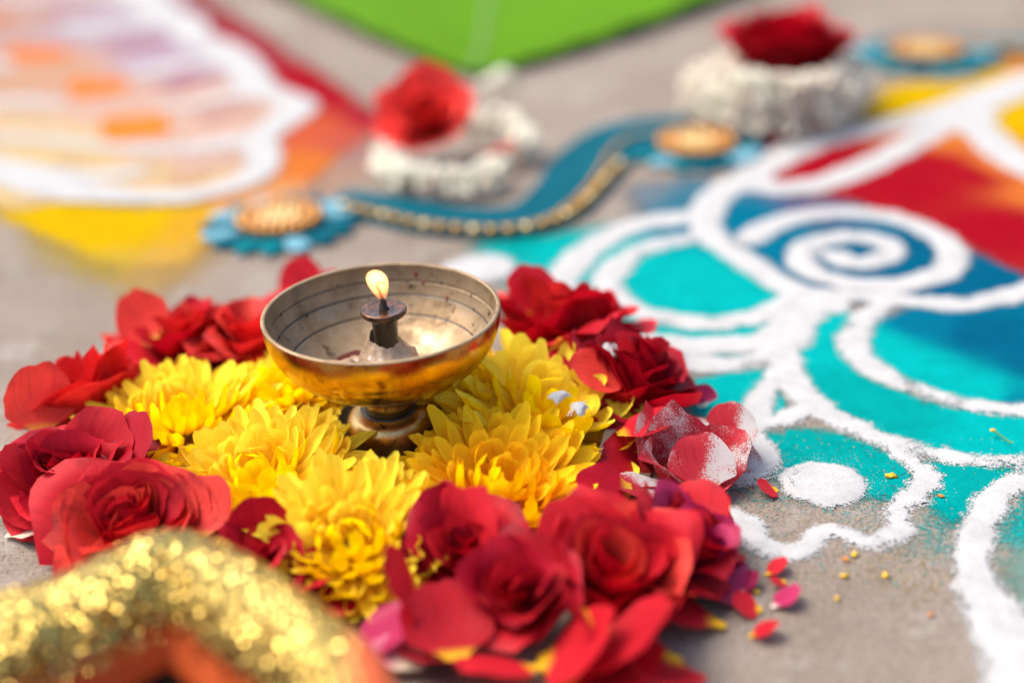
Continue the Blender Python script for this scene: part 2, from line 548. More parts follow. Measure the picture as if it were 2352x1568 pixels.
W1 = 0.020
far = dict(step=0.0024, feather=0.0022)
R_line([(1558, 503), (1500, 510), (1440, 525), (1366, 564), (1308, 618), (1278, 663), (1290, 710), (1370, 757), (1509, 788), (1637, 797), (1760, 784), (1834, 740), (1870, 700)], 0.021, **far)
R_line([(1600, 545), (1509, 564), (1440, 594), (1401, 633), (1401, 673), (1440, 707), (1509, 730), (1588, 742), (1662, 742), (1736, 727), (1795, 702), (1840, 672)], [0.013, 0.016, 0.018, 0.019, 0.019, 0.018, 0.017, 0.016, 0.016, 0.016, 0.016, 0.018], **far)
R_line([(2200, 255), (2110, 275), (2031, 292), (1883, 323), (1785, 368), (1711, 412), (1647, 451), (1622, 490), (1627, 535), (1667, 569), (1726, 609), (1785, 648), (1834, 673), (1908, 700)], [0.03, 0.03, 0.03, 0.03, 0.028, 0.026, 0.024, 0.022, 0.020, 0.019, 0.019, 0.02, 0.022, 0.022], **far)
R_line([(1700, 418), (1760, 430), (1810, 434), (1898, 420), (1982, 387), (2070, 343), (2154, 297), (2252, 262)], [0.02, 0.026, 0.026, 0.024, 0.024, 0.024, 0.026, 0.03], **far)
R_line([(2097, 281), (2200, 252), (2300, 215), (2440, 165)], [0.03, 0.038, 0.042, 0.045], **far)
R_line([(2220, 262), (2240, 290), (2273, 320), (2320, 362), (2440, 420)], [0.03, 0.03, 0.03, 0.03, 0.032], **far)
R_line([(1716, 554), (1760, 525), (1834, 500), (1933, 490), (2031, 498), (2120, 525), (2178, 564), (2188, 604), (2159, 633), (2090, 653), (2006, 658), (1923, 648), (1859, 623), (1839, 594), (1859, 564), (1908, 550), (1972, 545), (2031, 559), (2046, 579), (2026, 597), (1981, 607), (1940, 603), (1925, 590)],
       [0.018] * 12 + [0.017] * 11, **far)
R_line([(1834, 673), (1900, 680), (1982, 682), (2080, 692), (2203, 700), (2277, 690), (2352, 673), (2450, 640)], [0.022, 0.016, 0.015, 0.016, 0.017, 0.017, 0.018, 0.018], **far)
near = dict(step=0.0015, feather=0.0042)
R_line([(2031, 702), (1985, 737), (1962, 771), (1968, 811), (2007, 851), (2077, 886), (2178, 922), (2278, 937), (2352, 947), (2440, 955)], [0.014, 0.015, 0.0165, 0.0165, 0.0155, 0.0145, 0.0135, 0.013, 0.013, 0.013], **near)
R_line([(1880, 680), (1840, 715), (1806, 760), (1800, 821), (1815, 871), (1850, 917), (1908, 957), (1977, 990), (2052, 1018), (2152, 1045), (2253, 1058), (2352, 1060), (2440, 1062)], [0.022, 0.020, 0.018, 0.018, 0.0175, 0.017, 0.016, 0.015, 0.0135, 0.0125, 0.012, 0.012, 0.012], **near)
R_line([(1560, 838), (1640, 838), (1720, 828), (1790, 805), (1830, 770)], [0.022, 0.020, 0.018, 0.018, 0.02], **near)
R_line([(1800, 830), (1785, 868), (1762, 895), (1745, 925), (1730, 965)], [0.018, 0.015, 0.013, 0.013, 0.016], **near)
R_line([(1862, 935), (1830, 950), (1786, 968), (1736, 972), (1690, 990), (1650, 1010)], [0.014, 0.0125, 0.013, 0.016, 0.018, 0.02], **near)
R_line([(1690, 985), (1725, 1010), (1745, 1040), (1755, 1065), (1735, 1088), (1685, 1098)], [0.02, 0.017, 0.015, 0.014, 0.013, 0.013], **near)
R_line([(2030, 1012), (2080, 1040), (2115, 1075), (2125, 1105), (2102, 1142), (2064, 1165), (2058, 1195), (2066, 1221), (2027, 1241), (1977, 1243), (1937, 1225), (1896, 1218), (1871, 1233), (1860, 1256), (1826, 1271), (1776, 1266), (1738, 1241), (1712, 1206), (1676, 1186), (1640, 1185)],
       [0.014, 0.0135, 0.0125, 0.012, 0.012, 0.011, 0.0105, 0.0105, 0.010, 0.0095, 0.0095, 0.0098, 0.011, 0.011, 0.011, 0.0115, 0.0125, 0.013, 0.013, 0.013], **near)
R_line([(2440, 1050), (2370, 1085), (2308, 1125), (2268, 1173), (2240, 1223), (2230, 1283), (2248, 1348), (2285, 1409), (2330, 1484), (2370, 1590), (2400, 1700)], [0.012, 0.013, 0.013, 0.0135, 0.014, 0.015, 0.018, 0.023, 0.028, 0.034, 0.038], **near)
R_dot(1894, 1113, 0.0185, squash=0.93)
R_dot(1100, 618, 0.021, step=0.0024)

# loose grains thrown off the lines and strewn on the bare concrete
def grains(parent, root, n, region, cols, size, name='loose_grain', near_lines=True, seed=3):
    rs = np.random.RandomState(seed)
    base = np.array([(1, 0, -0.6), (-0.6, 0.9, -0.6), (-0.6, -0.9, -0.6), (0, 0, 1.0)]) * 0.6
    tf = np.array([(0, 2, 1), (0, 1, 3), (1, 2, 3), (2, 0, 3)])
    V, F, C = [], [], []
    cnt = 0
    for _ in range(n):
        if near_lines:
            poly, hw = LINES[rs.randint(len(LINES))]
            k = rs.randint(len(poly))
            a = rs.rand() * 2 * math.pi
            d = hw[k] * (0.9 + abs(rs.normal()) * 0.35)
            p = poly[k] + d * np.array([math.cos(a), math.sin(a)])
            c = cols[0]
        else:
            px = region[0] + (region[2] - region[0]) * rs.rand(); py = region[1] + (region[3] - region[1]) * rs.rand()
            p = np.array(tuple(G(px, py))[:2]); c = cols[rs.randint(len(cols))]
        s = size * (0.4 + 0.8 * rs.rand())
        ang = rs.rand() * 6.28
        rot = np.array([[math.cos(ang), -math.sin(ang), 0], [math.sin(ang), math.cos(ang), 0], [0, 0, 1]])
        v = base @ rot.T * s + np.array([p[0], p[1], s * 0.3 + 0.0003])
        V.append(v); F.append(tf + cnt); C += [c] * 4
        cnt += 4
    V = np.vstack(V); F = np.vstack(F)
    me = mesh_from(name, V, F.tolist(), smooth=False)
    at = me.attributes.new('dens', 'FLOAT', 'POINT'); at.data.foreach_set('value', np.full(len(V), 2.0, dtype=np.float32))
    ca = me.attributes.new('pigment', 'FLOAT_COLOR', 'POINT')
    ca.data.foreach_set('color', np.column_stack([np.array(C), np.ones(len(V))]).astype(np.float32).ravel())
    o = link(name, me, M['powder'], parent)
    o['kind'] = 'stuff'
    return child_of(root, o)
grains(rg, rg, 9000, None, [WHITE], 0.00042)
grains(rg, rg, 900, (1660, 1000, 2352, 1350), [TEAL2, TEAL2, WHITE, (0.5, 0.33, 0.05)], 0.0007, near_lines=False, seed=5)
LINES.clear()

# ---- the white scalloped design on the left
lg = empty('rangoli', Matrix.Translation(G(300, 300)))
tag(lg, 'white scalloped powder floor design with orange dashes over red and yellow, blurred at upper left', 'rangoli', 'powder floor designs')
def L_line(*a, **k): child_of(lg, line(lg, *a, **k))
def L_fill(*a, **k): child_of(lg, fill(lg, *a, **k))
fz = dict(step=0.0035, feather=0.004, z0=0.0013)
L_fill([(400, -40), (460, -20), (600, 80), (760, 185), (862, 262), (870, 300), (800, 350), (720, 420), (620, 480), (480, 490), (400, 300), (300, 50)],
       [(450, 0, (0.36, 0.06, 0.07)), (600, 110, (0.42, 0.03, 0.05)), (740, 215, RED), (860, 275, (0.45, 0.02, 0.04)), (720, 300, (0.72, 0.13, 0.05)), (680, 380, ORANGE), (600, 450, (0.80, 0.38, 0.16)), (800, 320, (0.62, 0.12, 0.08))], feather=0.012, step=0.005)
L_fill([(620, 470), (760, 380), (860, 300), (890, 330), (860, 400), (760, 450), (640, 500), (560, 500)],
       [(700, 440, (0.74, 0.42, 0.28)), (850, 330, (0.62, 0.28, 0.26))], feather=0.022, step=0.005, dens=0.55)
L_fill([(-60, 425), (100, 455), (300, 472), (500, 470), (530, 500), (490, 560), (420, 610), (250, 610), (120, 560), (-40, 470)],
       [(100, 500, YELLOW), (300, 520, YELLOW), (460, 520, (0.80, 0.44, 0.03))], feather=0.014, step=0.005)
L_fill([(60, 520), (200, 560), (460, 540), (500, 590), (430, 660), (300, 690), (180, 650), (80, 590)],
       [(200, 600, (0.66, 0.47, 0.06)), (430, 600, (0.68, 0.42, 0.12))], feather=0.03, step=0.005, dens=0.62)
L_fill([(-100, -60), (380, -60), (430, 40), (540, 130), (620, 210), (690, 250), (620, 300), (620, 400), (540, 440), (400, 462), (200, 460), (-100, 400)],
       [(0, 60, (0.62, 0.40, 0.34)), (250, 60, (0.56, 0.46, 0.54)), (100, 170, (0.72, 0.42, 0.28)), (400, 130, (0.58, 0.44, 0.54)), (300, 250, (0.76, 0.50, 0.40)), (100, 330, (0.82, 0.62, 0.36)), (450, 330, (0.78, 0.52, 0.42)), (300, 420, (0.84, 0.60, 0.34)), (50, 390, (0.82, 0.62, 0.28))], feather=0.005, step=0.005, z0=0.0008)
for pts, c in (([(20, 114), (90, 111), (160, 114), (172, 126), (125, 138), (25, 140)], (0.95, 0.24, 0.03)),
               ([(160, 190), (220, 187), (288, 186), (294, 208), (232, 223), (168, 228)], (0.95, 0.27, 0.04)),
               ([(240, 276), (310, 271), (376, 269), (392, 306), (322, 322), (246, 326)], (0.98, 0.31, 0.05)),
               ([(-30, 36), (20, 34), (30, 46), (-20, 52)], ORANGE),
               ([(105, 25), (150, 13), (235, 15), (220, 30), (140, 36), (110, 38)], PINK),
               ([(230, 105), (290, 88), (350, 86), (405, 94), (350, 108), (260, 115)], PINK),
               ([(350, 205), (400, 175), (430, 160), (460, 175), (515, 172), (470, 192), (400, 206)], PINK),
               ([(450, 262), (500, 242), (550, 235), (570, 250), (605, 255), (560, 268), (480, 285)], (0.68, 0.40, 0.34)),
               ([(410, 378), (460, 355), (520, 352), (555, 362), (520, 380), (450, 398), (400, 405)], (0.74, 0.50, 0.40)),
               ([(110, 370), (170, 366), (210, 376), (170, 385)], (0.76, 0.52, 0.30)),
               ([(300, 380), (360, 370), (350, 400), (320, 420)], (0.76, 0.58, 0.38)),
               ([(-30, 262), (60, 258), (110, 262), (60, 270), (-30, 272)], (0.76, 0.58, 0.36)),
               ([(370, 412), (430, 405), (490, 405), (470, 418), (400, 425)], (0.78, 0.48, 0.28))):
    L_fill(pts, [(pts[0][0], pts[0][1], c)], feather=0.002, step=0.003, z0=0.0012, height=0.0003)
L_line([(300, -60), (332, 0), (362, 30), (422, 48), (443, 90), (510, 115), (562, 158), (590, 203), (650, 228), (684, 250), (640, 288), (598, 322), (606, 371), (586, 406), (508, 437), (430, 452)], [0.044, 0.044, 0.042, 0.040, 0.038, 0.038, 0.036, 0.034, 0.032, 0.034, 0.030, 0.028, 0.026, 0.025, 0.024, 0.022], **fz)
L_line([(430, 454), (330, 456), (234, 450), (150, 440), (78, 422), (0, 400), (-80, 380)], [0.026, 0.026, 0.030, 0.036, 0.036, 0.034, 0.034], **fz)
L_line([(585, 322), (500, 335), (420, 345), (330, 345), (200, 335), (80, 322), (-60, 318)], [0.03, 0.026, 0.02, 0.016, 0.014, 0.014, 0.014], **fz)
L_line([(300, 400), (200, 408), (100, 398), (0, 378), (-60, 365)], [0.02, 0.02, 0.02, 0.02, 0.02], **fz)
L_line([(-60, 238), (40, 236), (140, 240)], [0.02, 0.022, 0.014], **fz)
L_line([(170, 60), (240, 66), (320, 62), (400, 50)], [0.03, 0.034, 0.036, 0.04], **fz)
L_line([(310, 172), (360, 165), (430, 150), (500, 140)], [0.02, 0.028, 0.03, 0.04], **fz)
L_line([(370, 248), (440, 245), (520, 225), (600, 215)], [0.012, 0.016, 0.022, 0.03], **fz)
L_line([(-60, 5), (40, 0), (150, -5), (330, 0)], [0.03, 0.03, 0.03, 0.04], **fz)
L_line([(-60, 155), (-10, 152), (25, 160)], [0.03, 0.028, 0.014], **fz)
LINES.clear()

# ------------------------------------------------------------------ banana leaf at the back
def make_leaf():
    tip = G(1078, 172, 0.003)
    left = catmull([tuple(G(*p, 0.004))[:2] for p in ((1078, 172), (1020, 155), (930, 122), (800, 70), (640, -8), (500, -85), (420, -130))], 8)
    right = catmull([tuple(G(*p, 0.004))[:2] for p in ((1078, 172), (1150, 165), (1280, 132), (1440, 84), (1640, 12), (1800, -50), (1900, -90))], 8)
    root = empty('banana_leaf', Matrix.Translation(tip))
    tag(root, 'large bright green leaf lying blurred at the top edge of the picture', 'leaf')
    n, m = len(left), 17
    V, uv = [], []
    for i in range(n):
        for j in range(m):
            s = j / (m - 1)
            p = left[i] * (1 - s) + right[i] * s
            t = i / (n - 1)
            z = 0.003 + 0.018 * t * (0.25 + abs(s - 0.5) * 1.0) + 0.003 * math.sin(i * 1.1 + j * 0.4) * t
            V.append((p[0] - tip.x, p[1] - tip.y, z)); uv.append((s, t))
    t = NT('fresh green leaf')
    uvn = t.n('ShaderNodeUVMap', uv_map='UVMap')
    wv = t.n('ShaderNodeTexWave'); wv.inputs['Scale'].default_value = 14; wv.bands_direction = 'Y'; wv.inputs['Distortion'].default_value = 1.5
    t.l(uvn.outputs[0], wv.inputs['Vector'])
    c = t.mix(wv.outputs['Fac'], (0.062, 0.175, 0.0006), (0.085, 0.21, 0.001))
    c = t.mix(0.6, c, t.ramp(t.noise(5, 3), [(0.3, 0.6), (0.7, 1.0)]), 'MULTIPLY')
    t.set(Base_Color=c, Roughness=0.6)
    t.b.inputs['Specular IOR Level'].default_value = 0.03
    link('blade', mesh_from('blade', V, grid_faces(m, n), uv), t.m, root)
    mv = []
    for i in range(n):
        c0 = (left[i] * 0.5 + right[i] * 0.5)
        for k in range(6):
            a = math.pi * k / 5
            mv.append((c0[0] - tip.x + 0.003 * math.cos(a), c0[1] - tip.y, 0.0025 + 0.018 * (i / (n - 1)) * 0.25 + 0.003 * math.sin(a)))
    link('midrib', mesh_from('midrib', mv, grid_faces(6, n)), plain('pale leaf rib', (0.085, 0.20, 0.002), 0.4, vary=0.2), root)
make_leaf()

# ------------------------------------------------------------------ oil lamp
def noise_mask(t, scale, lo, hi, detail=5, rough=0.7):
    return t.ramp(t.noise(scale, detail, rough), [(lo, 0.0), (hi, 1.0)])

def brass(name, col, rough, tarn, stain_lo=0.56, stain=(0.05, 0.035, 0.02)):
    t = NT(name)
    c = t.mix(noise_mask(t, 35, 0.35, 0.7), col, tarn)
    c = t.mix(noise_mask(t, 85, stain_lo, stain_lo + 0.10), c, stain)
    c = t.mix(t.math('MULTIPLY', noise_mask(t, 400, 0.6, 0.72), 0.6), c, stain)
    t.set(Base_Color=c, Metallic=1.0)
    rr = t.ramp(t.noise(60, 5, 0.7), [(0.3, rough * 0.7), (0.7, rough * 1.7)])
    t.set(Roughness=rr)
    # fine marks left by the turning lathe
    tc = t.n('ShaderNodeTexCoord')
    mp = t.n('ShaderNodeMapping'); mp.inputs['Scale'].default_value = (40, 40, 2600)
    t.l(tc.outputs['Object'], mp.inputs['Vector'])
    nz = t.n('ShaderNodeTexNoise'); nz.inputs['Scale'].default_value = 1.0; nz.inputs['Detail'].default_value = 2
    t.l(mp.outputs[0], nz.inputs['Vector'])
    t.bump(nz.outputs['Fac'], 0.05, 0.0003)
    return t.m

M['brass_out'] = brass('polished yellow brass', (0.62, 0.42, 0.10), 0.20, (0.45, 0.28, 0.07), 0.60, (0.12, 0.05, 0.02))
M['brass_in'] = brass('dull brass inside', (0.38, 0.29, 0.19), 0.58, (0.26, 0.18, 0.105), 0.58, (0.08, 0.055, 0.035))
M['brass_base'] = brass('tarnished brass foot', (0.60, 0.43, 0.20), 0.28, (0.42, 0.28, 0.12), 0.60, (0.06, 0.05, 0.02))
M['dirt'] = plain('black oily dirt', (0.02, 0.015, 0.01), 0.35, vary=0.5)
M['soot'] = plain('sooty iron', (0.022, 0.015, 0.010), 0.28, metallic=0.2, vary=0.6, vscale=200, bump=0.4, bscale=500)

RIM_Z = 0.0715
ctr = G(875, 714, RIM_Z)
LX, LY = ctr.x, ctr.y
lamp = empty('oil_lamp', Matrix.Translation((LX, LY, 0)))
tag(lamp, 'brass cup-shaped oil lamp on a stem, lit, with stained inside', 'oil lamp')
RB, HB = 0.0503, 0.0365                 # bowl radius and depth

def bowl_r(z):                          # outer radius at depth z below the rim
    return RB * math.sqrt(max(0.0, 1 - (z / HB) ** 2.15))
outer = []
for i in range(34):
    z = HB * 0.985 * (i / 33) ** 0.8
    r = bowl_r(z)
    if abs(z - 0.0155) < 0.0006:
        r -= 0.0003
    outer.append((r, RIM_Z - z))
outer = [(r, z) for r, z in outer if r > 0.0085] + [(0.0080, RIM_Z - HB)]
link('bowl_outside', lathe('bowl_outside', outer, 96), M['brass_out'], lamp)
inner = []
T = 0.0018
grooves = (0.0072, 0.0130, 0.0205)
for i in range(240):
    z = (HB - T) * (i / 239) ** 0.75
    r = (RB - T) * math.sqrt(max(0.0, 1 - (z / (HB - T)) ** 2.15))
    for g in grooves:
        if abs(z - g) < 0.00035:
            r += 0.0005
    inner.append((max(r, 0.0004), RIM_Z - z))
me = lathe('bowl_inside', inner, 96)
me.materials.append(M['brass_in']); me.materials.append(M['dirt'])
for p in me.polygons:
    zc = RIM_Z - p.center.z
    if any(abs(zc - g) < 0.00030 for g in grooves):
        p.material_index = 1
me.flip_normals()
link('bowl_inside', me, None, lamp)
rim = [(RB, RIM_Z), (RB + 0.0001, RIM_Z + 0.0004), (RB - 0.0004, RIM_Z + 0.0008), (RB - T + 0.0004, RIM_Z + 0.0008), (RB - T - 0.0001, RIM_Z + 0.0004), (RB - T, RIM_Z)]
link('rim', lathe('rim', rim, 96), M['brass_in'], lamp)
ZS = RIM_Z - HB
stem = [(0.0150, ZS + 0.0035), (0.0112, ZS + 0.0010), (0.0106, ZS - 0.0010), (0.0106, ZS - 0.0085), (0.0100, ZS - 0.0095), (0.0085, ZS - 0.0098)]
link('stem', lathe('stem', stem, 64), M['brass_out'], lamp)
ZB = ZS - 0.0098
gap = [(0.0125, ZB - 0.0006), (0.0122, ZB + 0.0006), (0.0108, ZB + 0.0009), (0.0100, ZB + 0.0012)]
link('joint_ring', lathe('joint_ring', gap, 48, 0.05), M['dirt'], lamp)  # black ring where the stem meets the foot
foot = [(0.009, ZB), (0.0128, ZB - 0.0002), (0.0160, ZB - 0.0012), (0.0180, ZB - 0.0032), (0.0190, ZB - 0.0060), (0.0194, ZB - 0.0095), (0.0190, ZB - 0.0130), (0.0188, ZB - 0.0165), (0.0194, 0.0045), (0.0206, 0.0020), (0.0208, 0.0006), (0.0204, 0.0)]
link('foot', lathe('foot', foot, 64), M['brass_base'], lamp)

# wick holder: an iron spool standing in the bowl
ZD = RIM_Z + 0.0010
holder = empty('wick_holder', Matrix.Translation((0.0012, 0, 0)))
holder.parent = lamp
t = NT('oily brown iron')
c = t.mix(noise_mask(t, 180, 0.42, 0.62), (0.030, 0.016, 0.009), (0.16, 0.065, 0.025))
t.set(Base_Color=c, Roughness=0.16, Metallic=0.35)
t.bump(t.noise(300, 3), 0.2, 0.0005)
disc = [(0.0003, ZD), (0.003, ZD - 0.0001), (0.0080, ZD), (0.0092, ZD + 0.0003), (0.0097, ZD - 0.0001), (0.0098, ZD - 0.0014), (0.0093, ZD - 0.0024), (0.0070, ZD - 0.0032), (0.0052, ZD - 0.0040)]
link('disc', lathe('disc', disc, 56), t.m, holder)
neck = [(0.0066, ZD - 0.0036), (0.0058, ZD - 0.0052), (0.0053, ZD - 0.0085), (0.0053, ZD - 0.0125), (0.0056, ZD - 0.0152), (0.0058, ZD - 0.030)]
link('neck', lathe('neck', neck, 40), M['soot'], holder)

def wax_mat():
    t = NT('cloudy wax')
    c = t.mix(noise_mask(t, 130, 0.4, 0.7), (0.34, 0.25, 0.17), (0.22, 0.145, 0.095))
    c = t.mix(noise_mask(t, 420, 0.66, 0.72), c, (0.03, 0.015, 0.01))
    t.set(Base_Color=c, Roughness=0.22)
    t.b.inputs['Subsurface Weight'].default_value = 0.35
    t.b.inputs['Subsurface Scale'].default_value = 0.004
    t.bump(t.noise(240, 4), 0.45, 0.0012)
    return t.m
M['wax'] = wax_mat()
wz = ZD - 0.0300
V = []
prof = [(0.0056, 0.0150), (0.0068, 0.0135), (0.0085, 0.0112), (0.0108, 0.0098), (0.0125, 0.0080), (0.0132, 0.0045), (0.0140, 0.0)]
n = 48
for r, z in prof:
    for i in range(n):
        a = 2 * math.pi * i / n
        k = mnoise.noise(Vector((math.cos(a) * 1.6, math.sin(a) * 1.6, r * 120)))
        rr = r * (1 + 0.22 * k * min(1, r / 0.008 - 0.55)) + (0.0015 if math.cos(a - 2.6) > 0.7 and r < 0.009 else 0)
        zz = z + 0.0016 * mnoise.noise(Vector((math.cos(a) * 2.6, math.sin(a) * 2.6, r * 300 + 4))) + (0.004 * max(0, math.cos(a - 2.5)) ** 6 if r < 0.008 else 0)
        V.append((rr * math.cos(a) + 0.0012, rr * math.sin(a), wz + zz))
link('wax', mesh_from('wax', V, grid_faces(n, len(prof), True)), M['wax'], lamp)

def oil_mat():
    t = NT('dark red oil')
    c = t.mix(noise_mask(t, 60, 0.35, 0.6), (0.10, 0.012, 0.010), (0.035, 0.02, 0.02))
    t.set(Base_Color=c, Roughness=0.06)
    t.bump(t.noise(90, 3), 0.35, 0.002)
    return t.m
oz = RIM_Z - HB + 0.0075
V = [(-0.018, 0.002, oz + 0.0004)]
for k in range(40):
    a = 2 * math.pi * k / 40
    r = 1 + 0.22 * mnoise.noise(Vector((math.cos(a) * 1.5, math.sin(a) * 1.5, 2)))
    V.append((-0.0165 + 0.0150 * r * math.cos(a), 0.004 + 0.0180 * r * math.sin(a), oz))
link('oil', mesh_from('oil', V, [(0, 1 + k, 1 + (k + 1) % 40) for k in range(40)]), oil_mat(), lamp)
rs = random.Random(4)
def blob(rx, ry, rz, seed, nu=14, nv=8, amp=0.25):
    V = []
    for j in range(nv):
        th = math.pi * j / (nv - 1)
        for i in range(nu):
            ph = 2 * math.pi * i / nu
            d = Vector((math.sin(th) * math.cos(ph), math.sin(th) * math.sin(ph), math.cos(th)))
            k = 1 + amp * mnoise.noise(d * 1.8 + Vector((seed * 3.1, seed, 0)))
            V.append((d.x * rx * k, d.y * ry * k, d.z * rz * k))
    return V, grid_faces(nu, nv, True)
for k in range(5):                      # lumps of half-set wax in the oil
    v, f = blob(0.004 + 0.002 * rs.random(), 0.0025, 0.0011, k)
    link('wax_lump', mesh_from('wax_lump', v, f), M['wax'], lamp, Matrix.Translation((-0.010 - 0.0045 * k + 0.003 * rs.random(), 0.010 + 0.004 * rs.random() - 0.001 * k, oz + 0.0004)) @ Matrix.Rotation(rs.random() * 3, 4, 'Z'))

# soot and red drips on the inner wall
M['drip_red'] = plain('dark red drip', (0.16, 0.006, 0.014), 0.25)
def on_wall(az, z):
    r = (RB - T) * math.sqrt(max(0.0, 1 - (z / (HB - T)) ** 2.15))
    dz = 0.0004
    r2 = (RB - T) * math.sqrt(max(0.0, 1 - ((z + dz) / (HB - T)) ** 2.15))
    p = Vector((r * math.cos(az), r * math.sin(az), RIM_Z - z))
    down = Vector(((r2 - r) * math.cos(az), (r2 - r) * math.sin(az), -dz)).normalized()
    side = Vector((-math.sin(az), math.cos(az), 0))
    return Matrix((( side.x, down.x, side.cross(down).x, p.x), (side.y, down.y, side.cross(down).y, p.y), (side.z, down.z, side.cross(down).z, p.z), (0, 0, 0, 1)))
drips = [(75, 0.004, 0.8, 1.6, 1), (71, 0.0075, 0.6, 1.1, 1), (66, 0.0035, 0.5, 0.7, 0), (60, 0.0065, 0.9, 0.8, 0), (78, 0.009, 0.7, 0.7, 0), (80, 0.0075, 0.5, 0.5, 0), (55, 0.0125, 0.6, 1.9, 1), (52, 0.010, 0.4, 0.6, 0),
         (38, 0.008, 0.5, 1.2, 0), (33, 0.0125, 0.45, 0.7, 0), (16, 0.0095, 0.7, 1.5, 0), (8, 0.0130, 0.5, 1.3, 0), (27, 0.0175, 0.6, 0.8, 0), (100, 0.0035, 0.5, 0.5, 1), (118, 0.006, 0.6, 0.5, 0), (142, 0.0135, 1.2, 0.8, 0), (150, 0.0165, 0.7, 0.5, 0), (160, 0.007, 0.6, 0.8, 0), (172, 0.013, 0.5, 0.9, 0), (185, 0.010, 0.8, 1.0, 1), (48, 0.016, 0.35, 2.6, 1), (63, 0.0045, 0.4, 0.5, 0), (90, 0.014, 0.4, 0.5, 0), (84, 0.0035, 0.35, 0.6, 1)]
for k, (az, z, w, h, red) in enumerate(drips):
    v, f = blob(w * 0.001, h * 0.001, 0.00028, k + 20, 10, 6, 0.5)
    link('stain', mesh_from('stain', v, f), M['drip_red'] if red else M['dirt'], lamp, on_wall(R(az), z))

# wick and flame
wp = catmull([(0.0012, 0, ZD - 0.001), (0.0012, 0, ZD + 0.002), (0.0009, 0, ZD + 0.0050), (0.0002, -0.0002, ZD + 0.0080), (-0.0006, -0.0004, ZD + 0.0102), (-0.0002, -0.0004, ZD + 0.0118), (0.0012, -0.0002, ZD + 0.0124), (0.0024, 0, ZD + 0.0116)], 6)
V = []
for i, p in enumerate(wp):
    tt = i / (len(wp) - 1)
    r = 0.0014 * max(0, 1 - tt * 3.5) + 0.00085 * (1 - 0.3 * tt)
    for k in range(10):
        a = 2 * math.pi * k / 10
        V.append((p[0] + r * math.cos(a) * (1 + 0.2 * math.sin(3 * a + i)), p[1] + r * math.sin(a), p[2] + 0.0003 * math.cos(a * 2)))
link('wick', mesh_from('wick', V, grid_faces(10, len(wp), True)), plain('charred wick', (0.015, 0.011, 0.010), 0.8, bump=0.6, bscale=900), lamp)
t = NT('flame')
t.t.nodes.remove(t.b)
em = t.n('ShaderNodeEmission')
tc = t.n('ShaderNodeTexCoord'); sx = t.n('ShaderNodeSeparateXYZ'); t.l(tc.outputs['Generated'], sx.inputs[0])
t.l(t.ramp(sx.outputs[2], [(0.0, (1.0, 0.24, 0.06)), (0.3, (1.0, 0.34, 0.09)), (0.8, (1.0, 0.42, 0.13))]), em.inputs['Color'])
st = t.ramp(sx.outputs[2], [(0.0, 0.25), (0.3, 0.6), (0.7, 1.0)])
t.l(t.math('MULTIPLY', st, 400.0), em.inputs['Strength'])
t.l(em.outputs[0], t.out.inputs['Volume'])
fp = [(0.0012, 0.0), (0.0021, 0.0008), (0.0032, 0.0026), (0.0041, 0.0048), (0.0048, 0.0072), (0.0051, 0.0095), (0.0047, 0.0114), (0.0036, 0.0130), (0.0019, 0.0140), (0.0004, 0.0143)]
V = []
for r, z in fp:
    for i in range(24):
        a = 2 * math.pi * i / 24
        V.append((0.0010 - 0.16 * z + 0.92 * r * math.cos(a), r * 0.75 * math.sin(a), ZD + 0.0045 + z * 0.92))
cap = [tuple(range(23, -1, -1)), tuple(range(len(V) - 24, len(V)))]
link('flame', mesh_from('flame', V, grid_faces(24, len(fp), True) + cap), t.m, lamp)

# ------------------------------------------------------------------ roses
def field(q):
    return Vector((mnoise.noise(q), mnoise.noise(q + Vector((17.3, 4.1, 9.7))), mnoise.noise(q + Vector((5.9, 31.7, 2.3)))))

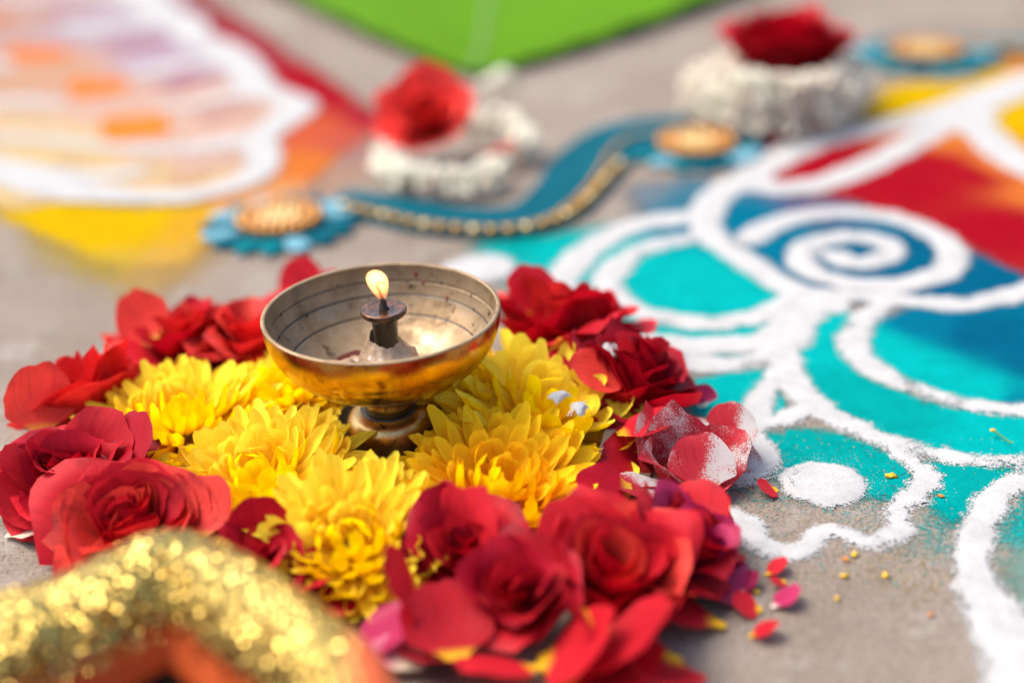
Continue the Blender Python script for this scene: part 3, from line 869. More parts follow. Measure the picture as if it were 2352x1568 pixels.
def petal_mesh(seed, L, W, th0, th1, reflex, r0=0.002, z0=0.0, wrap=1.4, rmin=0.004, tipr=0.32, ruffle=0.0015, nu=11, nv=10, twist=0.0, notch=0.05):
    """one petal in the frame of its flower: axis z, petal centred on +x"""
    rs = random.Random(seed)
    off = Vector((rs.random() * 50, rs.random() * 50, rs.random() * 50))
    N = 40
    rr, zz = [r0], [z0]
    for i in range(N):
        v = (i + 0.5) / N
        th = th0 + (th1 - th0) * v + reflex * max(0.0, (v - 0.62) / 0.38) ** 2
        rr.append(max(rr[-1] + L / N * math.sin(th), 0.0006)); zz.append(zz[-1] + L / N * math.cos(th))
    V, uv = [], []
    asym = rs.uniform(-0.12, 0.12)
    for j in range(nv):
        v = j / (nv - 1)
        for i in range(nu):
            u = -1 + 2 * i / (nu - 1)
            ve = v * (1 - tipr * abs(u) ** 2.4 - notch * math.exp(-(u * 5) ** 2) * v + asym * u * v * 0.5)
            x = ve * N; k = min(int(x), N - 1); fr = x - k
            r = rr[k] * (1 - fr) + rr[k + 1] * fr; z = zz[k] * (1 - fr) + zz[k + 1] * fr
            w = W * (0.20 + 0.80 * float(smooth(0.0, 0.68, v)))
            Rw = max(r * wrap, rmin)
            a = u * w / Rw
            a = max(-2.6, min(2.6, a))
            p = Vector((r - Rw + Rw * math.cos(a), Rw * math.sin(a), z))
            nz = mnoise.noise(Vector((u * 1.3, v * 1.3, 0)) + off)
            ed = (abs(u) ** 2 * 0.8 + 0.2) * v ** 2
            rad = Vector((math.cos(a), math.sin(a), 0.4))
            p += rad * (nz * ruffle * (0.35 + 2.2 * ed))
            p += rad * (ruffle * 0.5 * v * mnoise.noise(Vector((u * 4.2, v * 3.4, 3)) + off))
            p.z += ruffle * 2.0 * ed * mnoise.noise(Vector((u * 2.6, 7.3, v)) + off)
            if twist:
                ca, sa = math.cos(twist * v), math.sin(twist * v)
                p = Vector((p.x, p.y * ca - (p.z - z) * sa, z + p.y * sa + (p.z - z) * ca))
            V.append(p); uv.append((u * 0.5 + 0.5, ve))
    return mesh_from('petal', V, grid_faces(nu, nv), uv)

def lerp(a, b, t):
    return a + (b - a) * t

def rose(px, py, z, size, axis, mat, label, n=24, op=1.0, spin=0.0, seed=1, ruffle=1.0, start=0.0, group='red roses ringed round the lamp', mat2=None, crump=0.24, jit=1.0):
    """z is the height of the point seen at px, py: the middle of the bloom"""
    rs = random.Random(seed)
    ax = Vector(axis).normalized()
    c = G(px, py, z)
    base = c - ax * size * 0.55
    root = empty('rose', orient(base, ax, spin))
    tag(root, label, 'rose', group)
    n = int(n * 1.3)
    for k in range(n):
        f = start + (1 - start) * k / (n - 1)
        az = k * 2.39996 + rs.uniform(-0.25, 0.25)
        L = size * lerp(0.80, 1.12, f) * rs.uniform(0.92, 1.08)
        W = size * lerp(0.34, 0.74, f ** 0.8) * rs.uniform(0.9, 1.1)
        th0 = R(lerp(10, 62, f ** 1.1) * op)
        th1 = R(lerp(-14, 58, f ** 1.3) * op) + R(rs.uniform(-7, 7))
        rf = R(lerp(8, 62, f ** 1.2)) * rs.uniform(0.6, 1.4)
        me = petal_mesh(seed * 100 + k, L, W, th0, th1, rf, r0=size * lerp(0.03, 0.10, f), z0=size * lerp(0.16, -0.02, f), wrap=lerp(1.0, 1.55, f), rmin=size * lerp(0.10, 0.35, f), tipr=rs.uniform(0.22, 0.4), ruffle=size * lerp(0.05, 0.085, f) * ruffle, notch=rs.choice([0, 0.04, -0.05, -0.08]))
        j = lerp(0.10, 0.26, f) * jit
        tilt = Matrix.Rotation(rs.uniform(-j, j), 4, 'Y') @ Matrix.Rotation(rs.uniform(-j, j), 4, 'X')
        me.transform(Matrix.Rotation(az, 4, 'Z') @ tilt)
        # the whole bloom is crumpled by one shared field, so that no two are alike
        for v in me.vertices:
            q = v.co / size * 1.15 + Vector((seed * 3.7, seed * 1.3, 0))
            w = field(q) * crump + field(q * 2.3) * crump * 0.3
            v.co += Vector(w) * size * min(1.0, v.co.length / (size * 0.7))
        m = mat
        if mat2 is not None and rs.random() < 0.35:
            m = mat2
        link('petal', me, m, root)
    hip = [(0.0005, -0.10), (0.06, -0.10), (0.12, -0.04), (0.10, 0.06), (0.03, 0.18), (0.0005, 0.2)]
    link('calyx', lathe('calyx', [(r * size, zz * size) for r, zz in hip], 10), M['green'], root)
    return root

# axis: x right, y away from the camera, z up
rose(155, 1090, 0.019, 0.034, (-0.10, -0.42, 1), M['rose_dark'], 'dark red rose at the far left edge, in front of a coral red one', n=28, seed=21, spin=0.6, mat2=M['rose'])
rose(300, 1195, 0.018, 0.034, (0.05, -0.60, 1), M['rose_coral'], 'bright red ruffled rose just behind the gold glitter rim', n=30, seed=22, spin=1.9, ruffle=1.3, mat2=M['rose'])
rose(165, 905, 0.018, 0.034, (-0.5, 0.25, 1), M['rose_coral'], 'coral red rose with one broad upright petal, left of the yellow flowers', n=18, seed=23, spin=0.3, op=0.9, start=0.25)
rose(425, 775, 0.018, 0.037, (-0.12, 0.20, 1), M['rose_coral'], 'coral red rose lying behind the leftmost yellow chrysanthemum', n=22, seed=24, spin=2.2, mat2=M['rose'])
rose(560, 770, 0.020, 0.034, (0.20, 0.10, 1), M['rose_coral'], 'coral red rose half hidden behind the left side of the lamp bowl', n=16, seed=25, spin=1.1, start=0.3)
rose(735, 690, 0.018, 0.032, (0.0, 0.2, 1), M['rose'], 'red rose almost wholly hidden behind the lamp bowl', n=16, seed=26, spin=0.4, start=0.2)
rose(1290, 745, 0.022, 0.043, (0.05, 0.30, 1), M['rose'], 'wide crimson rose behind the right side of the lamp bowl', n=28, seed=27, spin=1.4, ruffle=1.4, mat2=M['rose_coral'])
rose(1445, 862, 0.020, 0.035, (0.40, -0.05, 1), M['rose_dark'], 'dark crimson rose beside the teal powder, right of the rearmost yellow bloom', n=28, seed=28, spin=2.9, ruffle=1.3, mat2=M['rose'])
rose(1545, 1050, 0.010, 0.036, (0.12, -0.25, 1), M['rose_dust'], 'flat open red rose heavily dusted with white powder', n=12, seed=29, spin=0.9, op=1.4, start=0.4, mat2=M['rose'])
rose(1425, 1290, 0.019, 0.031, (0.0, -0.55, 1), M['rose'], 'large open crimson rose at the front right', n=17, seed=30, spin=0.5, op=0.92, start=0.2, mat2=M['rose_coral'])
rose(1590, 1240, 0.016, 0.027, (0.5, -0.25, 1), M['rose'], 'small crumpled red rose at the right end of the front row', n=20, seed=31, spin=1.2, ruffle=1.6, mat2=M['rose_magenta'])
rose(1075, 1245, 0.018, 0.026, (-0.15, -0.55, 1), M['rose_dark'], 'rounded dark red rose below the front right yellow chrysanthemum', n=20, seed=32, spin=2.0, op=0.75, mat2=M['rose'])
rose(1200, 1360, 0.018, 0.0245, (0.0, -0.75, 1), M['rose'], 'cupped red rose in the middle of the front row', n=17, seed=33, spin=0.1, op=0.72, mat2=M['rose_dark'])
rose(630, 1305, 0.010, 0.028, (0.15, -0.35, 1), M['rose_dark'], 'dark red rose tucked under the front yellow bloom, behind the gold rim', n=20, seed=34, spin=0.7, mat2=M['rose'])

# ------------------------------------------------------------------ yellow chrysanthemums
def strap(seed, bend, cup=0.30, wid=0.15, droop=0.0, nu=5, nv=8):
    """strap petal of unit length along +x, hollow side up"""
    rs = random.Random(seed)
    V, uv = [], []
    x = z = 0.0
    prev = 0.0
    rows = []
    for j in range(nv):
        v = j / (nv - 1)
        if j:
            th = -droop * (1 - v) + bend * v * v
            x += math.cos(th) / (nv - 1); z += math.sin(th) / (nv - 1)
        rows.append((x, z))
    sk = rs.uniform(-0.06, 0.06)
    for j, (x, z) in enumerate(rows):
        v = j / (nv - 1)
        w = wid * (0.32 + 0.68 * float(smooth(0, 0.55, v)))
        for i in range(nu):
            u = -1 + 2 * i / (nu - 1)
            back = 0.13 * abs(u) ** 2.2 * float(smooth(0.6, 1.0, v))
            ww = w * (1 - 0.26 * float(smooth(0.80, 1.0, v)))
            V.append((x - back * math.cos(bend * v * v), u * ww + sk * v * v, z + cup * w * u * u * (1.2 - 0.4 * v) - back * math.sin(bend * v * v) + 0.012 * math.sin(u * 5 + v * 4 + seed)))
            uv.append((u * 0.5 + 0.5, v))
    return mesh_from('petal', V, grid_faces(nu, nv), uv)

STRAPS = {}
for mname in ('mum', 'mum_warm'):
    for cls, bend, cup, wid in (('out', 0.30, 0.45, 0.098), ('mid', 0.85, 0.6, 0.100), ('in', 1.35, 0.8, 0.125)):
        STRAPS[(mname, cls)] = []
        for s in range(5):
            me = strap(s * 8, bend + (s - 2) * 0.16, cup + 0.06 * s, wid * (0.9 + 0.06 * s), droop=0.1 * s)
            me.materials.append(M[mname])
            STRAPS[(mname, cls)].append(me)

def mum(px, py, z, size, axis, label, mname='mum', seed=1, spin=0.0, layers=None, yw=1.0):
    rs = random.Random(seed)
    ax = Vector(axis).normalized()
    c = G(px, py, z)
    base = c - ax * size * 0.36
    root = empty('chrysanthemum', orient(base, ax, spin))
    tag(root, label, 'chrysanthemum', 'yellow chrysanthemums round the lamp foot')
    # (count, elevation of the petal in degrees, length, height of the root, class)
    # rows of petals whose tips lie on a low dome: (count, angle on the dome, class)
    layers = layers or [(30, -18, 'out'), (32, -6, 'out'), (33, 5, 'out'), (33, 16, 'out'), (32, 27, 'mid'), (30, 38, 'mid'), (28, 49, 'mid'), (25, 60, 'in'), (19, 71, 'in'), (12, 82, 'in')]
    curl = {'out': 0.08, 'mid': 0.26, 'in': 0.42}
    for li, (cnt, phi, cls) in enumerate(layers):
        fl = li / (len(layers) - 1)
        r0, h0 = 0.12 * (1 - fl), 0.04 + 0.10 * fl
        tx, tz = math.cos(R(phi)) - r0, 0.46 * math.sin(R(phi)) + 0.14 - h0
        ln, el = math.hypot(tx, tz), math.atan2(tz, tx) - curl[cls]
        for k in range(cnt):
            az = 2 * math.pi * (k + 0.5 * (li % 2)) / cnt + rs.uniform(-0.15, 0.15)
            e = el + R(rs.uniform(-9, 9))
            s = size * ln * rs.uniform(0.86, 1.10)
            me = rs.choice(STRAPS[(mname, cls)])
            m = Matrix.Rotation(az, 4, 'Z') @ Matrix.Translation((size * r0, 0, size * h0)) @ Matrix.Rotation(-e, 4, 'Y') @ Matrix.Rotation(rs.uniform(-0.4, 0.4), 4, 'X')
            w = size * lerp(1.0, 0.55, fl) * yw * rs.uniform(0.85, 1.15)
            m = m @ Matrix.Diagonal((s, w, s, 1))
            link('petal', me, None, root, m)
    hip = [(0.0005, -0.04), (0.10, -0.03), (0.18, 0.04), (0.16, 0.16), (0.08, 0.24), (0.0005, 0.26)]
    link('receptacle', lathe('receptacle', [(r * size, zz * size) for r, zz in hip], 14), M['core'], root)
    return root

mum(402, 940, 0.023, 0.052, (-0.10, -0.10, 1), 'leftmost yellow chrysanthemum, next to the dark red rose', seed=41, spin=0.2)
mum(580, 1088, 0.021, 0.050, (-0.18, -0.30, 1), 'yellow chrysanthemum at the front left of the lamp foot', seed=42, spin=0.9)
mum(800, 1235, 0.021, 0.043, (-0.02, -0.55, 1), 'frontmost yellow chrysanthemum, blurred, below the lamp foot', seed=43, spin=1.7)
mum(1162, 1102, 0.021, 0.050, (0.16, -0.34, 1), 'golden yellow chrysanthemum at the front right of the lamp foot', 'mum_warm', seed=44, spin=0.4)
mum(1268, 922, 0.025, 0.054, (0.32, -0.22, 1), 'yellow chrysanthemum with broad petals and bits of white powder, right of the lamp', seed=45, spin=2.3, yw=1.45,
    layers=[(20, -14, 'out'), (22, 0, 'out'), (22, 14, 'out'), (20, 28, 'out'), (18, 42, 'mid'), (16, 56, 'mid'), (13, 68, 'in'), (9, 80, 'in')])
mum(640, 860, 0.022, 0.042, (-0.25, 0.15, 1), 'yellow chrysanthemum behind the left of the lamp, partly under its bowl', seed=46, spin=1.2)
mum(1090, 855, 0.024, 0.042, (0.25, 0.15, 1), 'yellow chrysanthemum hidden beneath the right side of the lamp bowl', seed=47, spin=0.8)

# crumbs of white powder that fell on the flowers
def clump(px, py, z, s, label, seed):
    """a soft pinch of powder: a low dome that thins out to loose grains"""
    n = 26
    V, D = [], []
    for j in range(n):
        for i in range(n):
            u, v = -1 + 2 * i / (n - 1), -1 + 2 * j / (n - 1)
            k = mnoise.noise(Vector((u * 1.4 + seed * 5, v * 1.4, seed)))
            d = max(0.0, 1.05 - math.hypot(u, v) + 0.5 * k - 0.18)
            V.append((u * 0.0085 * s, v * 0.0055 * s, 0.0019 * s * min(1.0, d * 1.6) - 0.0016 * s * (u * u + v * v)))
            D.append(min(1.05, d * 2.6))
    me = mesh_from('powder_crumb', V, grid_faces(n, n))
    at = me.attributes.new('dens', 'FLOAT', 'POINT'); at.data.foreach_set('value', np.array(D, dtype=np.float32))
    ca = me.attributes.new('pigment', 'FLOAT_COLOR', 'POINT')
    ca.data.foreach_set('color', np.tile([*WHITE, 1.0], (len(V), 1)).astype(np.float32).ravel())
    t = link('powder_crumb', me, M['powder'], None, Matrix.Translation(G(px, py, z)) @ Matrix.Rotation(seed * 0.5, 4, 'Z') @ Matrix.Rotation(R(12), 4, 'X'))
    tag(t, label, 'powder', 'white powder fallen on the flowers')
clump(1283, 908, 0.034, 0.8, 'upper white powder crumb on the yellow chrysanthemum right of the lamp', 1)
clump(1328, 935, 0.033, 0.9, 'lower right white powder crumb on the yellow chrysanthemum right of the lamp', 2)
clump(1400, 800, 0.036, 1.0, 'white powder crumb on the dark crimson rose by the teal powder', 3)


# ------------------------------------------------------------------ loose petals lying in front
def loose(px, py, z, L, W, yaw, tiltx, tilty, mat, label, seed, curl=0.5, reflex=0.6, name='rose_petal', cat='petal', group='loose petals fallen in front of the roses'):
    me = petal_mesh(seed, L, W, R(80), R(80) - curl, reflex, r0=0.0, z0=0, wrap=2.0, rmin=L * 0.9, tipr=0.34, ruffle=L * 0.05)
    # centre it on its own middle
    co = np.array([v.co for v in me.vertices]); mid = co.mean(0)
    me.transform(Matrix.Translation(-Vector(mid)))
    rot = Matrix.Rotation(yaw, 4, 'Z') @ Matrix.Rotation(tiltx, 4, 'X') @ Matrix.Rotation(tilty, 4, 'Y')
    lowest = min((rot @ v.co).z for v in me.vertices)
    zz = max(z, -lowest + 0.0006)
    o = link(name, me, mat, None, Matrix.Translation(G(px, py, zz)) @ rot)
    tag(o, label, cat, group)
    return o
D = R
loose(938, 1350, 0.020, 0.030, 0.016, D(200), D(-35), D(-35), M['rose_loose'], 'upright red petal left of the cupped rose, yellow at its edge', 61)
loose(1030, 1440, 0.013, 0.036, 0.017, D(105), D(5), D(12), M['rose_loose'], 'long red petal with a yellow foot, below the cupped rose', 62, curl=0.9)
loose(880, 1450, 0.008, 0.030, 0.014, D(20), D(-10), D(0), M['rose_magenta'], 'bruised magenta petal right of the gold rim', 63)
loose(925, 1505, 0.006, 0.022, 0.008, D(140), D(0), D(10), M['rose_pink'], 'pink petal with a white foot next to the gold rim', 64)
loose(1160, 1530, 0.008, 0.032, 0.013, D(200), D(20), D(0), M['rose_loose'], 'red petal with yellow foot cut by the bottom edge, second from the left', 65, curl=0.3)
loose(1310, 1490, 0.010, 0.036, 0.017, D(-15), D(8), D(-4), M['rose_loose'], 'broad red petal lying in front of the cupped rose', 66, curl=1.0)
loose(1420, 1470, 0.015, 0.040, 0.020, D(-35), D(12), D(6), M['rose_loose'], 'broad domed red petal below the large open rose', 67, curl=1.2)
loose(1390, 1548, 0.006, 0.040, 0.015, D(-12), D(6), D(0), M['rose_loose'], 'dark red petal on the concrete at the bottom edge, under the domed one', 68)
loose(1530, 1535, 0.008, 0.030, 0.015, D(250), D(-10), D(15), M['rose_loose'], 'red petal with a yellow foot at the bottom edge, rightmost of its heap', 69, curl=0.9)
loose(1560, 1395, 0.007, 0.042, 0.013, D(170), D(12), D(-6), M['rose_loose'], 'long flat red petal jutting right from under the large open rose', 70, curl=0.2, reflex=0.2)
loose(1545, 1355, 0.014, 0.022, 0.012, D(230), D(10), D(-10), M['rose_coral'], 'short red petal with a wide yellow foot beside the large open rose', 71)
loose(780, 1370, 0.006, 0.034, 0.014, D(150), D(10), D(10), M['rose_dark'], 'dark red petal in shade under the front yellow bloom', 72)
loose(690, 1340, 0.010, 0.026, 0.013, D(250), D(20), D(10), M['rose_loose'], 'red petal with an orange yellow foot beside the gold rim', 73)
loose(1480, 1120, 0.012, 0.024, 0.012, D(150), D(10), D(15), M['rose_dust'], 'red petal with yellow foot between the dusted rose and the large open rose', 74)
loose(1400, 1120, 0.016, 0.026, 0.012, D(190), D(-30), D(0), M['rose_dark'], 'dark red curled petal against the golden chrysanthemum', 75)
loose(1480, 975, 0.018, 0.030, 0.012, D(10), D(-8), D(8), M['rose_loose'], 'red petal bridging the dark crimson rose and the dusted rose', 76)
loose(1680, 1010, 0.012, 0.034, 0.015, D(60), D(-40), D(0), M['rose_dust'], 'folded powdery red petal at the right of the dusted rose', 77, curl=1.2)
loose(1615, 1075, 0.012, 0.026, 0.015, D(80), D(-15), D(-30), M['rose_dust'], 'upright powdery red petal at the front of the dusted rose', 78)
loose(1595, 1185, 0.018, 0.026, 0.014, D(70), D(-10), D(-20), M['rose_loose'], 'plain red petal standing before the dusted rose', 79)
loose(1610, 912, 0.006, 0.012, 0.008, D(90), D(-10), D(-10), M['rose_magenta'], 'small pink bud on the teal powder beside the dark crimson rose', 80, curl=1.6)
loose(1380, 850, 0.030, 0.026, 0.013, D(210), D(-30), D(10), M['rose_coral'], 'pale red petal between the yellow bloom and the dark crimson rose', 81)
loose(90, 1205, 0.004, 0.034, 0.012, D(5), D(-10), D(0), M['rose_pink'], 'pale edged petal under the far left rose', 82, curl=0.2)

for i, (px, py, z, L, yaw, mk, lab) in enumerate([
        (1310, 1230, 0.026, 0.026, 70, 'rose_loose', 'red petal wedged between the rounded dark rose and the large open rose'),
        (1330, 1400, 0.022, 0.024, 200, 'rose_loose', 'red petal with yellow foot between the cupped rose and the large open rose'),
        (1500, 1440, 0.010, 0.030, 330, 'rose_loose', 'red petal lying below the right of the large open rose'),
        (990, 1500, 0.006, 0.026, 250, 'rose_dark', 'dark red petal on the concrete below the long yellow footed one'),
        (90, 930, 0.026, 0.034, 120, 'rose_coral', 'broad coral petal standing at the far left of the ring'),
        (330, 740, 0.026, 0.030, 100, 'rose_coral', 'coral petal tip standing above the rose behind the leftmost yellow bloom'),
        (290, 1030, 0.028, 0.032, 60, 'rose_dark', 'dark red petal folded against the leftmost yellow bloom'),
        (460, 1180, 0.020, 0.030, 80, 'rose_coral', 'bright red petal rising between the ruffled rose and a yellow bloom'),
        (600, 1225, 0.018, 0.028, 100, 'rose_dark', 'dark red pointed petal under the front left yellow bloom'),
        (1230, 680, 0.030, 0.030, 110, 'rose', 'red petal sticking up behind the right rim of the bowl'),
        (1380, 740, 0.022, 0.030, 60, 'rose', 'crimson petal between the two roses behind the right yellow bloom'),
        (1540, 930, 0.014, 0.030, 300, 'rose', 'crimson petal hanging at the right of the dark crimson rose'),
        (690, 648, 0.018, 0.026, 80, 'rose', 'red petal tip peeping over the left back of the bowl rim')]):
    loose(px, py, z, L, L * 0.48, D(yaw), D(-25 + 9 * (i % 5)), D(-30 + 11 * (i % 4)), M[mk], lab, 300 + i, curl=0.8 + 0.2 * (i % 3))

SCRAPS = [(1767, 1121, 0.0105, 0.0055, 200, 'rose', 'curled red scrap with yellow corner beside the white powder dot'),
          (1662, 1150, 0.0080, 0.0035, 120, 'rose', 'small orange red scrap at the edge of the rose ring'),
          (1780, 1303, 0.0105, 0.0045, 20, 'rose', 'red scrap just below the wavy white line'),
          (1713, 1338, 0.0115, 0.0045, 40, 'rose_magenta', 'pinkish scrap with a thin stalk left of the others on the concrete'),
          (1790, 1335, 0.0090, 0.0036, 215, 'rose', 'red and yellow scrap between the wavy line and the magenta scrap'),
          (1720, 1390, 0.0125, 0.0060, 175, 'rose', 'oval red scrap with yellow foot, left of the magenta one'),
          (1800, 1373, 0.0135, 0.0055, 20, 'rose_magenta', 'magenta scrap with a dark curled end'),
          (1750, 1446, 0.0120, 0.0050, 0, 'rose', 'yellow and red scrap nearest the camera on bare concrete')]
for i, (px, py, L, W, yaw, mk, lab) in enumerate(SCRAPS):
    loose(px, py, 0.002, L, W, D(yaw), D(-14), D(-4), M['rose_loose' if mk == 'rose' else mk], lab, 120 + i, curl=0.5, reflex=0.5, name='petal_scrap', cat='petal scrap', group='petal scraps on the concrete')
M['crumb_y'] = plain('dry yellow crumb', (0.72, 0.42, 0.01), 0.7, vary=0.3)
M['crumb_o'] = plain('dry orange crumb', (0.60, 0.20, 0.01), 0.7, vary=0.3)
for i, (px, py, s, mk, lab) in enumerate([(2047, 1092, 1.3, 'crumb_y', 'orange yellow crumb on the grainy teal patch'),
                               (1962, 1272, 1.1, 'crumb_y', 'upper right yellow crumb of the pair below the wavy line'),
                               (1942, 1283, 0.9, 'crumb_o', 'darker left crumb of the pair below the wavy line'),
                               (1940, 1321, 0.9, 'crumb_y', 'yellow crumb below the pair on the concrete'),
                               (2034, 1320, 1.0, 'crumb_y', 'yellow crumb right of the others on the concrete'),
                               (1738, 1358, 0.9, 'crumb_y', 'yellow crumb between the red scraps'),
                               (2137, 1410, 0.7, 'crumb_o', 'orange crumb near the broad white line'),
                               (1922, 1373, 0.7, 'crumb_y', 'lone yellow crumb right of the magenta scrap'),
                               (2162, 1138, 0.8, 'crumb_o', 'orange crumb right of the scalloped white line')]):
    v, f = blob(0.0018 * s, 0.0011 * s, 0.0006 * s, i + 60, 12, 7, 0.95)
    o = link('petal_crumb', mesh_from('petal_crumb', v, f), M[mk], None, Matrix.Translation(G(px, py, 0.0009)) @ Matrix.Rotation(i * 1.1, 4, 'Z'))
    tag(o, lab, 'crumb', 'yellow crumbs on the ground')
# green sprig on the teal band
sp = empty('leaf_sprig', Matrix.Translation(G(2300, 1008, 0.0022)))
tag(sp, 'tiny green sprig lying on the turquoise band', 'sprig')
a, b = G(2280, 992, 0.003) - G(2300, 1008, 0.0022), G(2325, 1022, 0.003) - G(2300, 1008, 0.0022)
V = []
for i in range(8):
    p = a.lerp(b, i / 7) + Vector((0, 0.0006 * math.sin(i), 0.0008))
    for k in range(6):
        V.append(p + Vector((0, 0.0005 * math.cos(k * 1.047), 0.0005 * math.sin(k * 1.047))))
link('stalk', mesh_from('stalk', V, grid_faces(6, 8, True)), M['green'], sp)
v, f = blob(0.0016, 0.0010, 0.0006, 3, 10, 6, 0.3)
link('tip', mesh_from('tip', v, f), M['crumb_y'], sp, Matrix.Translation(a + Vector((0, 0, 0.001))))

# ------------------------------------------------------------------ jasmine garlands with a rose on each
def bud_mesh(seed):
    V = []
    prof = [(0.0004, 0), (0.0018, 0.001), (0.0017, 0.004), (0.0027, 0.0065), (0.0036, 0.0095), (0.0028, 0.0125), (0.0005, 0.0145)]
    for r, z in prof:
        for i in range(8):
            a = 2 * math.pi * i / 8
            k = 1 + 0.22 * math.cos(a * 4 + seed) * (z / 0.0155)
            V.append((r * k * math.cos(a) + 0.0006 * math.sin(z * 220 + seed), r * k * math.sin(a), z))
    return mesh_from('bud', V, grid_faces(8, len(prof), True))
M['jasmine'] = petal_mat('white jasmine', (0.88, 0.86, 0.75), (0.88, 0.86, 0.75), None, trans=0.42, even=True, vein=0.0)
M['jasmine_old'] = petal_mat('wilted jasmine', (0.76, 0.66, 0.56), (0.76, 0.66, 0.56), None, trans=0.42, even=True, vein=0.0)
BUDS = []
for s in range(3):
    me = bud_mesh(s); me.materials.append(M['jasmine']); BUDS.append(me)
for s in range(2):
    me = bud_mesh(s + 5); me.materials.append(M['jasmine_old']); BUDS.append(me)
M['thread'] = plain('green thread', (0.20, 0.30, 0.08), 0.7)

def garland(name, paths, label, seed, scale=1.0, old=0.1, per=0.0042):
    """paths: lists of (px, py, z) the string runs along"""
    rs = random.Random(seed)
    org = G(paths[0][0][0], paths[0][0][1], 0)
    root = empty('jasmine_garland', Matrix.Translation(org))
    tag(root, label, 'garland', 'white jasmine garlands')
    for path in paths:
        c = catmull([tuple(G(*p)) for p in path], 10)
        V = []
        for p in c:
            for k in range(6):
                V.append((p[0] - org.x, p[1] - org.y + 0.0012 * math.cos(k * 1.047), p[2] + 0.0012 * math.sin(k * 1.047)))
        link('thread', mesh_from('thread', V, grid_faces(6, len(c), True)), M['thread'], root)
        seg = np.hypot.reduce(np.diff(c, axis=0), axis=1) if False else np.sqrt((np.diff(c, axis=0) ** 2).sum(1))
        s = np.concatenate([[0], np.cumsum(seg)])
        d = 0.0
        while d < s[-1]:
            k = min(int(np.searchsorted(s, d)), len(c) - 1)
            k0 = max(k - 1, 0)
            tg = Vector(c[min(k0 + 1, len(c) - 1)] - c[k0])
            if tg.length < 1e-6:
                tg = Vector((1, 0, 0))
            tg.normalize()
            for _ in range(4):
                v = Vector((rs.gauss(0, 1), rs.gauss(0, 1), rs.gauss(0.25, 1)))
                v = (v - tg * v.dot(tg) * 0.8)
                if v.length < 0.05:
                    continue
                v.normalize()
                p = Vector(c[k]) - org
                p.z = max(p.z, 0.003 + (0.014 * scale * -v.z if v.z < 0 else 0))
                me = rs.choice(BUDS[3:]) if rs.random() < old else rs.choice(BUDS[:3])
                q = v.to_track_quat('Z', 'Y').to_matrix().to_4x4()
                sc = scale * rs.uniform(0.8, 1.15)
                link('bud', me, None, root, Matrix.Translation(p) @ q @ Matrix.Diagonal((sc, sc, sc, 1)))
            d += per * scale
    return root
garland('jasmine', [[(885, 355, 0.012), (900, 395, 0.010), (960, 418, 0.010), (1040, 425, 0.010), (1110, 415, 0.010), (1145, 385, 0.010)],
                    [(1085, 310, 0.014), (1115, 285, 0.018), (1160, 285, 0.018), (1195, 315, 0.016), (1205, 350, 0.012)]],
        'white jasmine string curled under the red rose nearer the lamp', 5, 0.85)
rose(978, 264, 0.034, 0.039, (-0.05, -0.80, 1), M['rose_far'], 'round bright red rose on the nearer jasmine string, behind the lamp', n=28, seed=51, spin=0.4, op=0.70, crump=0.05, jit=0.35, group='roses set on jasmine strings')
loose(1140, 345, 0.014, 0.030, 0.008, D(-25), D(0), D(0), M['rose_far'], 'narrow red petal among the nearer jasmine buds', 83)
garland('jasmine', [[(1590, 190, 0.02), (1600, 240, 0.016), (1660, 275, 0.012), (1740, 288, 0.012), (1830, 285, 0.012), (1910, 265, 0.012), (1960, 230, 0.012)],
                    [(1605, 170, 0.03), (1640, 215, 0.028), (1720, 240, 0.026), (1820, 240, 0.026), (1920, 220, 0.026), (1985, 180, 0.02)],
                    [(1640, 150, 0.036), (1700, 190, 0.038), (1790, 205, 0.038), (1890, 195, 0.036), (1950, 160, 0.03)],
                    [(1680, 150, 0.02), (1760, 120, 0.02), (1860, 120, 0.02), (1930, 150, 0.02)]],
        'heaped white jasmine string under the dark red rose at upper right', 9, 0.78, 0.35)
rose(1805, 108, 0.048, 0.056, (0.03, 0.02, 1), M['rose'], 'flat topped dark red rose on the heaped jasmine at upper right', n=34, seed=52, spin=0.2, op=0.66, crump=0.06, jit=0.35, group='roses set on jasmine strings')
o = link('jasmine_flower', bud_mesh(9), M['jasmine'], None, Matrix.Translation(G(1100, 192, 0.004)) @ Matrix.Rotation(R(80), 4, 'Y') @ Matrix.Diagonal((2, 2, 2, 1)))
tag(o, 'single white jasmine bud dropped at the tip of the green leaf', 'jasmine bud')

# ------------------------------------------------------------------ blue and gold beaded ornaments
M['blue1'] = plain('peacock blue foil', (0.0, 0.080, 0.115), 0.5, vary=0.3, spec=0.03)
M['blue2'] = plain('teal foil', (0.0, 0.135, 0.165), 0.5, vary=0.3, spec=0.03)
M['blue3'] = plain('pale blue foil', (0.14, 0.32, 0.40), 0.5, vary=0.3, spec=0.03)
M['gold'] = plain('gold bead', (0.36, 0.21, 0.055), 0.35, metallic=0.8, vary=0.25, vscale=300)
M['gold_pale'] = plain('pale gold bead', (0.46, 0.34, 0.15), 0.35, metallic=0.7)
M['heart'] = plain('brown gold cloth', (0.09, 0.04, 0.015), 0.7, vary=0.3)
M['copper'] = plain('orange gold bead', (0.42, 0.15, 0.035), 0.35, metallic=0.6)
def sphere_mesh(name, r, mat, flat=0.8, nu=10, nv=7):
    V = []
    for j in range(nv):
        th = math.pi * j / (nv - 1)
        for i in range(nu):
            ph = 2 * math.pi * i / nu
            V.append((r * math.sin(th) * math.cos(ph), r * math.sin(th) * math.sin(ph), r * flat * math.cos(th)))
    me = mesh_from(name, V, grid_faces(nu, nv, True)); me.materials.append(mat); return me
